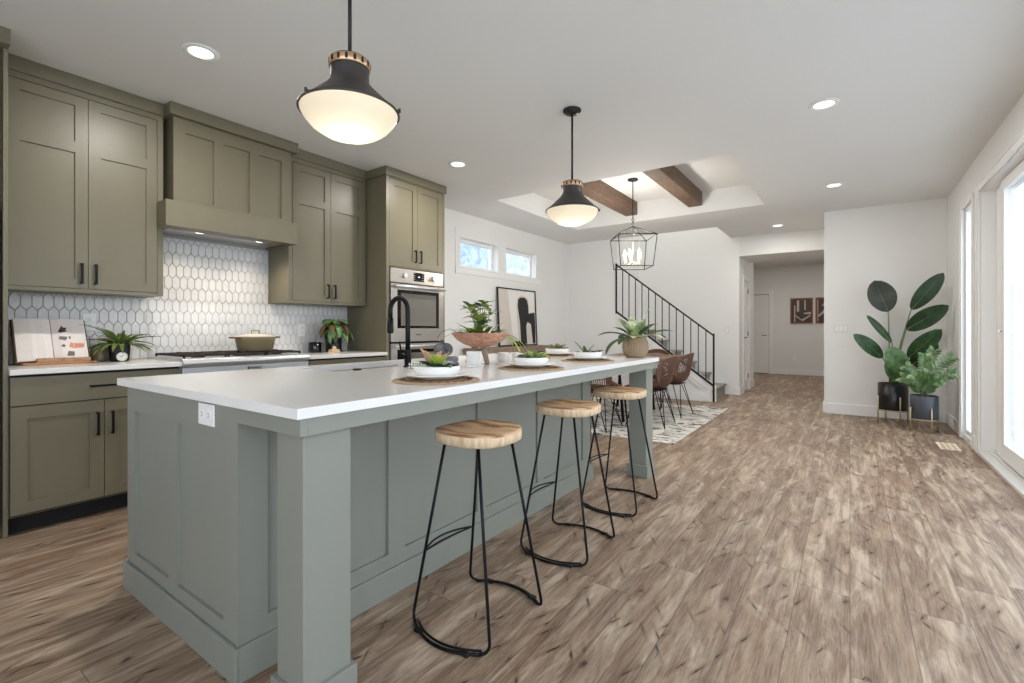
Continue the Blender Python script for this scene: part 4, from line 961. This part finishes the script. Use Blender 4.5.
# ------------------------------------------------------------------ place settings
WS = .9145
def make_setting(x, y, who, plant, rz=0):
    m = MB()
    for r in (.05, .075, .1, .125, .15, .165, .178): m.lathe([(r-.009, 0), (r-.006, .005), (r, .0066), (r+.006, .005), (r+.009, 0)], 48)
    m.lathe([(0, 0), (.178, 0), (.178, .002), (0, .003)], 48)
    mb = m.build('placemat', 'seagrass', None); mb.location = (x, y, WS); mb.rotation_euler = (0, 0, rz); tag(mb, 'round woven seagrass placemat '+who, 'placemat', 'woven placemats on the island')
    m = MB()
    for k in range(40):
        a = 2*PI*k/26; ca, sa = math.cos(a), math.sin(a); m.prism([(.132*ca-.006*sa, .132*sa+.006*ca), (.132*ca+.006*sa, .132*sa-.006*ca), (.156*ca+.007*sa, .156*sa-.007*ca), (.156*ca-.002*sa, .156*sa+.002*ca)], 'z', .0068, .0078)
    m.build('dark_weave', 'black_matte', mb)
    zp = WS+.008
    m = MB(); m.lathe([(0, 0), (.075, 0), (.085, .004), (.128, .016), (.135, .019), (.135, .022), (.128, .021), (.084, .009), (.074, .005), (0, .005)], 48); q = m.build('dinner_plate', 'white_ceramic', None); q.location = (x, y, zp); tag(q, 'white dinner plate '+who, 'plate', 'white plates on the island')
    zb_ = zp+.0055
    m = MB(); m.lathe([(0, .002), (.06, .002), (.064, 0), (.072, .003), (.092, .018), (.100, .040), (.100, .050), (.096, .050), (.095, .040), (.086, .022), (.07, .010), (0, .010)], 48); q = m.build('shallow_bowl', 'white_ceramic', None); q.location = (x, y, zb_); tag(q, 'white shallow bowl '+who, 'bowl', 'white bowls on the island')
    plant(x, y, zb_+.0105)
def succ(kinds, label, seed, sc=1.0, h=1.0):
    def f(x, y, z):
        rnd = random.Random(seed); t = thing('succulent', label, 'plant', (x, y, z), 0, 'succulents in the white bowls')
        m = MB(); m.lathe([(0, 0), (.055, 0), (.074, .024), (0, .030)], 24); m.build('soil', 'soil', t)
        for mi, (mat, n, L, Wd, el, (ox, oy)) in enumerate(kinds):
            m = MB()
            for k in range(n):
                a = 2*PI*k/n+rnd.random()*.7; e = el*(.75+.5*rnd.random())
                m.leaf((ox+.006*math.cos(a), oy+.006*math.sin(a), .026), (math.cos(a)*math.cos(e), math.sin(a)*math.cos(e), math.sin(e)), L*sc*(.8+.4*rnd.random()), Wd*sc, .5*rnd.random(), .35, 6, .5)
            m.build('leaves', mat, t, solid=.003)
    return f
make_setting(-1.445, 1.485, 'nearest the near end of the island', succ([('leaf_lime', 5, .075, .045, 1.0, (.0, .0)), ('leaf_tan', 4, .095, .038, 1.15, (-.02, -.015)), ('leaf_dark', 7, .085, .05, .35, (.015, .01)), ('leaf_mid', 4, .08, .05, .3, (.0, .0))], 'succulent with tan, lime and dark leaves in the bowl nearest the faucet', 3))
make_setting(-1.465, 2.26, 'between the pedestal bowl and the middle stool', succ([('leaf_dark', 6, .065, .035, .3, (-.035, -.01)), ('leaf_lime', 5, .095, .03, .6, (.02, .01)), ('leaf_olive', 6, .08, .045, .35, (.03, .02)), ('leaf_mid', 4, .08, .03, .7, (.03, .0))], 'succulent with lime spikes and dark leaves in the bowl under the trailing plant', 5))
make_setting(-1.50, 3.04, 'beside the ribbed vase', succ([('leaf_purple', 8, .075, .045, .35, (.02, .01)), ('leaf_mid', 4, .10, .024, .85, (-.01, -.01)), ('leaf_dark', 6, .06, .035, .25, (-.035, 0))], 'dark purple succulent with one green spike in the bowl beside the vase', 8))
make_setting(-1.98, 3.45, 'at the far end across from the vase', succ([('leaf_olive', 9, .07, .05, .7, (.0, .0)), ('leaf_olive', 7, .08, .05, .3, (.0, .0))], 'olive coloured rosette succulent in the bowl at the far end of the island', 11))
# rolled and folded cloths, cups
def cloth_at(name, lab, cat, loc, dims, mat, rz, n=2, group=None):
    m = MB(); L, Wd, H = dims; h = H/n
    for k in range(n): m.box(-L/2+.004*k, L/2-.003*k, -Wd/2, Wd/2-.004*k, k*h, (k+1)*h-.002)
    o = m.build(name, mat, None, min(h*.45, .01), seg=3); o.location = loc; o.rotation_euler = (0, 0, rz); return tag(o, lab, cat, group)
cloth_at('folded_towel', 'folded dark grey towel under the rolled towel on the island', 'towel', (-1.885, 1.985, WS), (.16, .15, .066), 'grey_cloth', .5, 2)
cloth_at('folded_cloth', 'small folded black and white dotted cloth next to the faucet', 'cloth', (-2.0, 1.90, WS), (.085, .10, .035), 'dotted_cloth', .55, 2)
m = MB(); m.smooth = True; pts = []
for k in range(70):
    a = k*.30; r = .006+.0303*k/69; pts.append((r*math.cos(a), r*math.sin(a)))
A = [m.vert((p[0], -.09, p[1])) for p in pts]; B = [m.vert((p[0], .09, p[1])) for p in pts]
for k in range(69): m.face((A[k], A[k+1], B[k+1], B[k]))
o = m.build('rolled_towel', 'grey_cloth', None, solid=.0045); o.location = (-1.885, 1.985, WS+.066+.041); o.rotation_euler = (0, 0, 1.0); tag(o, 'rolled dark grey towel with its spiral end facing the room', 'towel')
m = MB(); m.box(-.055, .055, -.04, .04, 0, .005); 
for r in frame_rects(-.055, .055, -.04, .04, [(-.050, .050, -.035, .035)]): m.box(r[0], r[1], r[2], r[3], .005, .010)
o = m.build('small_tray', 'white_ceramic', None, .002); o.location = (-1.80, 2.16, WS); o.rotation_euler = (0, 0, .6); tag(o, 'small white tray under the square white candle block', 'tray')
m = MB(); m.box(-.040, .040, -.022, .022, 0, .085); m.box(-.030, .030, -.0225, -.022, .008, .074); o = m.build('white_block', 'white_ceramic', None, .004); o.location = (-1.80, 2.16, WS+.0055); o.rotation_euler = (0, 0, .35); tag(o, 'upright white block standing on the small tray before the pedestal bowl', 'ornament')
for x, y, lab in ((-1.93, 2.63, 'white cup right behind the leg of the pedestal bowl'), (-1.87, 2.70, 'white cup farther from the pedestal bowl, under the hanging leaves')):
    t = thing('white_cup', lab, 'cup', (x, y, WS), 0, 'white cups behind the pedestal bowl')
    m = MB(); m.lathe([(0, 0), (.026, 0), (.034, .02), (.038, .06), (.037, .062), (.034, .058), (.03, .02), (0, .006)], 28); m.build('cup', 'white_ceramic', t)
    m = MB(); m.tube(arc((.036, 0, .034), .017, -PI/2, PI/2, 10), .0035, 8); m.build('handle', 'white_ceramic', t)
# pedestal bowl and its trailing plant
PB = (-1.93, 2.38, WS); t = thing('pedestal_bowl', 'wide shallow wooden bowl on splayed legs in the middle of the island', 'bowl', PB)
m = MB(); m.lathe([(0, .104), (.05, .106), (.10, .122), (.15, .152), (.182, .192), (.186, .198), (.180, .198), (.145, .160), (.095, .132), (0, .116)], 48); m.build('bowl', 'bowl_wood', t)
for k in range(3):
    a = 2*PI*k/3-.35; m = MB(); m.tube([(.035*math.cos(a), .035*math.sin(a), .112), (.085*math.cos(a), .085*math.sin(a), .005)], .016, 10, rs=[.019, .015]); m.build('leg', 'leg_wood', t)
rnd = random.Random(21); P0 = Vector((PB[0], PB[1], WS+.117)); t = thing('trailing_plant', 'bright green leafy plant spilling over the wooden pedestal bowl', 'plant', P0)
m = MB(); m.lathe([(0, 0.012), (.07, .020), (.05, .038), (0, .042)], 20); m.build('soil', 'soil', t)
mb1, mb2, st = MB(), MB(), MB()
for k in range(13):
    a = rnd.random()*2*PI; r = rnd.random()*.06; h = .10+rnd.random()*.18; lx, ly = r*math.cos(a)-.0, r*math.sin(a)+.0
    tip = Vector((lx*1.6, ly*1.6, h)); st.tube([(lx*.5, ly*.5, .03), (lx, ly, h*.6), tip], .002, 5)
    for q in range(6):
        b = 2*PI*q/6+rnd.random(); e = .2+rnd.random()*.7
        (mb1 if rnd.random() < .6 else mb2).leaf(tip-Vector((0, 0, .02*(q % 2))), (math.cos(b)*math.cos(e), math.sin(b)*math.cos(e), math.sin(e)), .066+.03*rnd.random(), .040, .7, .2, 6, .5)
for k in range(40):
    a = rnd.random()*2*PI; e = .7+rnd.random()*.5
    (mb2 if rnd.random() < .75 else mb1).leaf((.05*math.cos(a), .05*math.sin(a), .045), (math.cos(a)*math.cos(e), math.sin(a)*math.cos(e), math.sin(e)), .13+.05*rnd.random(), .034, .7+rnd.random()*.7, .2, 8, .45)
for a, L, dr in ((.6, .38, 1.9), (.4, .35, 2.2), (.75, .36, 2.0), (.25, .36, 2.1), (.9, .33, 2.0), (3.75, .27, 1.3), (.5, .30, 1.5), (.62, .34, 2.6)):
    mb2.leaf((.04*math.cos(a), .04*math.sin(a), .06), (math.cos(a)*.86, math.sin(a)*.86, .45), L, .036, dr, .2, 12, .4)
st.tube([(-.08, -.06, .06), (-.16, -.11, .105), (-.2, -.14, .09), (-.225, -.16, .05)], .0022, 5)
mb1.build('upper_leaves', 'leaf_mid', t); mb2.build('trailing_leaves', 'leaf_lime', t); st.build('stems', 'stem_green', t)
# ribbed vase with variegated plant
VX, VY = -1.38, 3.635
t = thing('ribbed_vase', 'round brown ribbed vase holding the variegated plant at the island end', 'vase', (VX, VY, WS))
def ribbed(prof, nrib, depth, n=144):
    m = MB(); m.smooth = True; rings = []
    for r, z, d in prof: rings.append([m.vert(((r+depth*d*math.cos(nrib*2*PI*k/n))*math.cos(2*PI*k/n), (r+depth*d*math.cos(nrib*2*PI*k/n))*math.sin(2*PI*k/n), z)) for k in range(n)])
    for A, B in zip(rings, rings[1:]):
        for k in range(n): m.face((A[k], A[(k+1) % n], B[(k+1) % n], B[k]))
    m.smooth = False; m.face(rings[0][::-1]); return m
ribbed([(.062, 0, 0), (.075, .008, .4), (.096, .045, 1), (.101, .08, 1), (.096, .12, 1), (.082, .150, .5), (.080, .158, 0), (.074, .158, 0), (.074, .13, 0), (.0005, .125, 0)], 30, .0022).build('vase_body', 'vase_brown', t)
rnd = random.Random(4); P0 = Vector((VX, VY, WS+.126)); t = thing('variegated_plant', 'plant with broad cream and green leaves in the ribbed vase', 'plant', P0)
mb1, mb2 = MB(), MB()
for k, (a, e, L, Wd, dr, v) in enumerate([(0.3, 1.35, .22, .05, .3, 1), (2.2, 1.2, .19, .05, .5, 1), (4.2, 1.1, .20, .05, .6, 1), (5.6, 1.15, .17, .055, .5, 1), (3.4, .75, .24, .06, 1.3, 0), (3.0, .5, .25, .05, 2.0, 0), (.3, .75, .23, .055, 1.0, 0), (.9, .6, .22, .05, 1.1, 0), (-.4, .65, .22, .05, 1.2, 1), (5.0, .7, .16, .06, 1.2, 1), (4.5, .6, .18, .06, 1.5, 0), (1.8, .7, .2, .05, 1.1, 0), (2.5, .7, .2, .05, 1.4, 0), (5.9, 1.0, .20, .045, .9, 0), (3.8, 1.0, .16, .05, .9, 0), (4.8, .9, .13, .06, 1.0, 1)]):
    (mb1 if v else mb2).leaf((.01*math.cos(a), .01*math.sin(a), 0), (math.cos(a)*math.cos(e), math.sin(a)*math.cos(e), math.sin(e)), L*1.3, Wd*1.6, dr*.85, .3, 9, .5, wave=.2)
mb1.build('cream_leaves', 'leaf_varieg', t); mb2.build('green_leaves', 'leaf_vase', t)
# ------------------------------------------------------------------ things on the kitchen worktops
CT = .9145
o = (-4.13, .83, CT); t = thing('cookbook_stand', 'wooden stand with ledge holding the open cookbook', 'book stand', o)
m = MB(); m.box(-.12, .055, -.18, .17, 0, .012); m.build('base', 'copper_board', t, .005)
m = MB(); m.box(.036, .050, -.12, .14, .0125, .040); m.build('ledge', 'board_wood', t, .003)
m = MB(); m.prism([(-.012, .013), (-.034, .013), (-.135, .20), (-.122, .20)], 'y', -.12, .12); m.build('back_rest', 'board_wood', t)
LEAN = .30
o = (-4.122, .80, CT+.0135); t = thing('open_cookbook', 'open cookbook leaning on the stand, text page and picture page showing', 'book', o); t.rotation_euler = (0, -LEAN-.16, 0)
m = MB(); m.box(-.014, -.010, -.178, .178, 0, .302)
m.build('cover', 'glass_dark', t, .001)
m = MB(); m.prism([(-.0098, -.172), (-.0098, -.002), (.016, -.004), (.020, -.05), (.014, -.158)], 'z', .002, .278) if False else None
def pageblock(s):
    m = MB(); pr = [(-.0095, s*.001), (-.0095, s*.172), (.013, s*.168), (.018, s*.10), (.018, s*.04), (.008, s*.001)]
    if s > 0: pr = pr
    m.prism(pr, 'z', .003, .298); return m
pb = pageblock(-1).build('page_block', 'paper_edge', t); pb2 = pageblock(1).build('page_block', 'paper_edge', t)
def sheet(s, mat, par):
    m = MB(); prof = [(.0085, .002), (.0188, .04), (.0188, .10), (.0138, .167)]
    for (a, b), (c_, d_) in zip(prof, prof[1:]): m.quad((a, s*b, .004), (c_, s*d_, .004), (c_, s*d_, .297), (a, s*b, .297))
    return m.build('text_page' if s < 0 else 'picture_page', mat, par, solid=.0006)
sheet(-1, 'printed_page', pb); pg = sheet(1, 'paper_tinted', pb2)
def blob(pts): m.prism(pts, 'x', .0193, .0200)
m = MB(); 
blob([(.03, .205), (.045, .235), (.05, .25), (.056, .235), (.075, .232), (.068, .215), (.075, .205), (.055, .2), (.04, .195)]); blob([(.03, .15), (.035, .17), (.06, .17), (.075, .165), (.07, .15), (.06, .14), (.045, .145)]); blob([(.035, .10), (.05, .115), (.06, .105), (.055, .092)]); blob([(.08, .17), (.09, .17), (.088, .15), (.08, .15)])
blob([(.06, .03), (.098, .03), (.098, .06), (.07, .065)])
m.build('dark_shapes', 'leaf_purple', pg)
m = MB(); blob([(.075, .095), (.085, .125), (.099, .12), (.099, .085)]); m.prism([(.101, .12), (.155, .118), (.15, .09), (.101, .085)], 'x', .0165, .0194); m.build('red_shapes', 'frame_copper', pg)
o = (-4.24, 1.055, CT); t = thing('small_saucepan', 'small olive pot with cream lid half hidden behind the fern', 'pot', o)
m = MB(); m.lathe([(0, 0), (.048, 0), (.052, .01), (.052, .095), (.049, .095), (.048, .01), (0, .006)], 32); m.build('pot_body', 'olive_enamel', t)
m = MB(); m.lathe([(0, .1205), (.03, .118), (.054, .104), (.054, .0955), (0, .0955)], 32); m.lathe([(0, .12), (.012, .121), (.014, .134), (0, .136)], 16); m.build('lid', 'cream_enamel', t)
o = (-4.135, 1.135, CT); t = thing('fluted_planter', 'black fluted planter with the spiky fern', 'planter', o)
ribbed([(.050, 0, .3), (.054, .01, 1), (.060, .12, 1), (.060, .128, .6), (.055, .128, 0), (.054, .11, 0), (.0005, .108, 0)], 28, .0016).build('planter_body', 'pot_black', t)
rnd = random.Random(9); t = thing('potted_fern', 'spiky green and brown fern in the black fluted planter', 'plant', (o[0], o[1], CT+.109)); mb1, mb2 = MB(), MB()
for k in range(42):
    a = 2*PI*k/42+rnd.random()*.3; e = .25+rnd.random()*1.05; L = .16+.10*rnd.random()
    if math.cos(a) < -.35: L = min(L, .15); e = max(e, .8)
    (mb1 if k % 3 else mb2).leaf((.02*math.cos(a), .02*math.sin(a), .0), (math.cos(a)*math.cos(e), math.sin(a)*math.cos(e), math.sin(e)), L, .030, .8+.5*rnd.random(), .45, 8, .35)
mb1.build('fronds', 'leaf_fern', t); mb2.build('dark_fronds', 'leaf_mid', t)
o = (-4.062, 1.128, CT); t = thing('desk_clock', 'small round white clock propped against the fluted planter', 'clock', o); t.rotation_euler = (0, 0, -.5)
def disc(r, x0, x1, zc, n=28): 
    m = MB(); m.prism([(r*math.cos(2*PI*k/n), zc+r*math.sin(2*PI*k/n)) for k in range(n)], 'x', x0, x1); return m
disc(.031, -.008, .004, .033).build('casing', 'cream_enamel', t, .002); fc = disc(.026, .0042, .0050, .033).build('dial', 'white_ceramic', t)
m = MB(); m.prism([(-.001, .033), (.001, .033), (.014, .046), (.012, .048)], 'x', .0051, .0056); m.prism([(-.001, .032), (.001, .034), (-.008, .040), (-.009, .038)], 'x', .0051, .0056); m.build('hands', 'dark_gap', fc)
o = (-3.93, 1.96, .9625); t = thing('dutch_oven', 'olive dutch oven with cream lid on the stove grates', 'pot', o)
m = MB(); m.lathe([(0, 0), (.115, 0), (.128, .01), (.146, .10), (.148, .112), (.143, .112), (.125, .02), (0, .008)], 44); m.build('pot_body', 'olive_enamel', t)
m = MB(); m.lathe([(0, .140), (.07, .135), (.13, .122), (.150, .114), (.148, .1125), (0, .1125)], 44); ld = m.build('lid', 'cream_enamel', t)
m = MB(); m.tube([(0, -.03, .139), (0, -.03, .163), (0, .03, .163), (0, .03, .139)], .006, 8); m.build('lid_handle', 'leg_wood', ld)
for s in (-1, 1):
    m = MB(); m.tube([(-.045, s*.135, .105), (-.03, s*.185, .108), (.03, s*.185, .108), (.045, s*.135, .105)], .007, 8); m.box(-.04, .04, s*.14, s*.18, .102, .110); m.build('side_handle', 'table_wood', t)
o = (-4.18, 2.645, CT); t = thing('jar_candle', 'black glass jar candle with tiny white lettering by the range', 'candle', o)
m = MB(); m.lathe([(0, 0), (.054, 0), (.058, .006), (.058, .098), (.055, .098), (.054, .008), (0, .006)], 36); m.build('jar', 'black_gloss', t)
m = MB(); m.lathe([(0, .0065), (.053, .0085), (.053, .085), (0, .085)], 28); m.build('wax', 'candle_wax', t)
m = MB()
for k in range(6):
    a = -.75+k*.06; m.box(.0585*math.cos(a)-.0004, .0585*math.cos(a)+.0004, .0585*math.sin(a)-.0012, .0585*math.sin(a)+.0012, .05, .056)
m.build('lettering', 'white_plastic', t)
o = (-4.16, 2.835, CT); t = thing('black_planter', 'plain black planter with the croton beside the oven tower', 'planter', o)
m = MB(); m.lathe([(0, 0), (.072, 0), (.074, .004), (.076, .148), (.072, .150), (.070, .13), (0, .128)], 36); m.build('planter_body', 'pot_black', t)
rnd = random.Random(12); t = thing('croton_plant', 'dark croton with drooping maroon and green leaves in the black planter', 'plant', (o[0], o[1], CT+.131)); mb1, mb2, mb3, st = MB(), MB(), MB(), MB()
for k in range(34):
    a = rnd.random()*2*PI; h = .06+rnd.random()*.12; e = .1+rnd.random()*.6; L = .19+.06*rnd.random(); r = .025
    if math.cos(a) < -.2: L *= .62; 
    if h+L*math.sin(e) > .2: e = .15
    b = (r*math.cos(a), r*math.sin(a), h); st.tube([(0, 0, 0), (r*.6*math.cos(a), r*.6*math.sin(a), h*.6), b], .0022, 5)
    (mb1, mb2, mb1, mb3)[k % 4].leaf(b, (math.cos(a)*math.cos(e), math.sin(a)*math.cos(e), math.sin(e)), L, .055, 1.3+.6*rnd.random(), .25, 8, .5)
for a, L in ((-.5, .17), (-1.3, .15), (.3, .16), (-.9, .18)): mb3.leaf((.02*math.cos(a), .02*math.sin(a), .18), (math.cos(a), math.sin(a), .25), L, .07, .9, .25, 8, .5)
mb1.build('maroon_leaves', 'leaf_croton', t); mb2.build('dark_leaves', 'leaf_brown', t); mb3.build('green_leaves', 'leaf_mid', t); st.build('stems', 'leg_wood', t)
o = (-4.04, 2.76, CT); t = thing('wooden_juicer', 'small pale wooden citrus reamer on a board before the black planter', 'kitchen utensil', o)
m = MB(); m.box(-.035, .035, -.05, .05, 0, .012); m.box(-.03, .03, -.042, .042, .0125, .03); m.build('board', 'tan_lid', t, .003)
m = MB(); m.lathe([(0, .0305), (.024, .0305), (.02, .045), (.008, .06), (0, .064)], 20); m.build('cone', 'tan_lid', t)
# ------------------------------------------------------------------ tall potted plants by the narrow window
def stand(t, r, zb, zt, mat='pale_brass', rz=.4):
    m = MB(); m.tube([(r*math.cos(2*PI*k/24), r*math.sin(2*PI*k/24), zb-.008) for k in range(24)], .006, 6, True)
    m.tube([(r, 0, zb-.008), (-r, 0, zb-.008)], .005, 6); m.tube([(0, r, zb-.008), (0, -r, zb-.008)], .005, 6); m.build('stand_ring', mat, t)
    for k in range(4):
        a = rz+k*PI/2; m = MB(); x, y = (r+.009)*math.cos(a), (r+.009)*math.sin(a); m.tube([(x, y, 0), (x, y, zt)], .007, 8); m.build('leg', mat, t)
BX, BY = .425, 7.42
t = thing('plant_stand', 'slim brass plant stand under the large black pot', 'plant stand', (BX, BY, 0), 0, 'brass plant stands'); stand(t, .148, .165, .33)
t = thing('black_plant_pot', 'large black cylindrical pot holding the tall broad-leaved plant', 'plant pot', (BX, BY, .165), 0, 'cylindrical pots on brass stands')
m = MB(); m.lathe([(0, 0), (.146, 0), (.148, .004), (.148, .315), (.143, .318), (.141, .28), (0, .275)], 48); m.build('pot_body', 'pot_black', t)
GX, GY = .675, 7.0
t = thing('plant_stand', 'slim brass plant stand under the smaller dark grey pot', 'plant stand', (GX, GY, 0), 0, 'brass plant stands'); stand(t, .122, .145, .27)
t = thing('grey_plant_pot', 'smaller dark grey cylindrical pot holding the glossy leaflet plant', 'plant pot', (GX, GY, .145), 0, 'cylindrical pots on brass stands')
m = MB(); m.lathe([(0, 0), (.12, 0), (.122, .004), (.122, .255), (.118, .258), (.116, .225), (0, .22)], 48); m.build('pot_body', 'pot_grey', t)
P0 = Vector((BX, BY, .165+.276)); t = thing('bird_of_paradise', 'tall plant with huge dark paddle leaves standing in the large black pot', 'plant', P0)
m = MB(); m.lathe([(0, 0), (.138, 0.001), (.135, .008), (0, .012)], 24); m.build('soil', 'soil', t)
def paddle(bu, bv, tu, tv, Y0, Y1, wpx, mat, facing=(0.1, -1, .25), droop=.25, fold=.18, twist=0, shape=.5):
    b = at(bu, bv, Y0)-P0; e = at(tu, tv, Y1)-P0; d = e-b; L = d.length*1.02; Wd = wpx*.0108
    m = MB(); fv = Vector(facing); side_ax = d.normalized().cross(fv).normalized(); d0 = (Matrix.Rotation(droop*.5, 3, side_ax) @ d.normalized())
    m.leaf(b, d0, L, Wd, droop, fold, 14, shape, twist, facing, 0, .58); lf = m.build('leaf', mat, t)
    r0 = Vector((random.uniform(-.04, .04), random.uniform(-.04, .04), .005)); mid = r0.lerp(b, .5)+Vector((0, 0, .04))
    q = MB(); q.tube([r0, mid, b], .008, 8, rs=[.013, .009, .006]); q.build('petiole', 'stem_green', lf)
    q = MB(); pts = []; p = Vector(b); dd = d0.copy()
    for k in range(9): pts.append(p+fv.normalized()*.002); dd = (Matrix.Rotation(-droop/12*1.2, 3, side_ax) @ dd).normalized(); p = p+dd*(L/10)
    q.tube(pts, .004, 6, rs=[.005-.0004*k for k in range(9)]); q.build('midrib', 'stem_green', lf)
paddle(888.3, 312, 874.5, 281, 7.42, 7.40, 27, 'leaf_dark2', droop=.3)
paddle(911, 310, 943, 273.5, 7.45, 7.35, 17, 'leaf_dark', droop=.15)
paddle(906, 330, 948, 306, 7.40, 7.18, 19, 'leaf_dark', droop=.2)
paddle(908, 358, 941, 330, 7.36, 7.1, 18, 'leaf_mid3', droop=.3)
paddle(892, 343, 867, 315.5, 7.42, 7.3, 8, 'leaf_mid3', droop=.3)
paddle(883, 358, 854, 334.5, 7.38, 7.2, 15, 'leaf_mid3', droop=.35)
paddle(903, 375, 889, 347, 7.26, 7.22, 21, 'leaf_mid2', droop=.5)
paddle(908, 368, 938, 345, 7.45, 7.3, 14, 'leaf_dark2', droop=.4)
paddle(899, 382, 886, 362, 7.3, 7.2, 14, 'leaf_mid2', droop=.5)
P1 = Vector((GX, GY, .145+.221)); t = thing('zz_plant', 'leafy plant with rows of glossy green leaflets in the smaller grey pot', 'plant', P1)
m = MB(); m.lathe([(0, 0), (.114, 0.001), (.11, .008), (0, .012)], 24); m.build('soil', 'soil', t)
rnd = random.Random(31); lf, st, lf2 = MB(), MB(), MB()
for (u, v, Y) in ((951, 358, 6.9), (953, 374, 6.85), (934, 351, 7.0), (907, 367, 6.95), (912, 375, 6.85), (925, 356, 6.88), (940, 380, 6.8), (929, 372, 6.85), (903, 378, 7.0)):
    e = at(u, v, Y)-P1
    if e.x > .24: e.x = .24
    p0 = Vector((rnd.uniform(-.03, .03), rnd.uniform(-.03, .03), .01)); ctl = Vector((e.x*.25, e.y*.25, e.z*.75)); pts = [p0*(1-s)**2+ctl*2*s*(1-s)+e*s*s for s in [q/12 for q in range(13)]]
    st.tube(pts, .004, 6, rs=[.006-.0003*k for k in range(13)])
    for q in range(2, 13):
        d = (pts[min(q+1, 12)]-pts[q-1]).normalized(); sd = d.cross(Vector((0, -1, .3))).normalized()
        for s in (-1, 1):
            (lf if rnd.random() < .6 else lf2).leaf(pts[q], d*.75+sd*s*.9+Vector((0, -.15, .1)), .072+.014*rnd.random(), .033, .4, .25, 5, .5, up=(0, -.8, .5))
lf.build('leaflets', 'leaf_zz', t); lf2.build('dark_leaflets', 'leaf_mid', t); st.build('stems', 'stem_green', t)
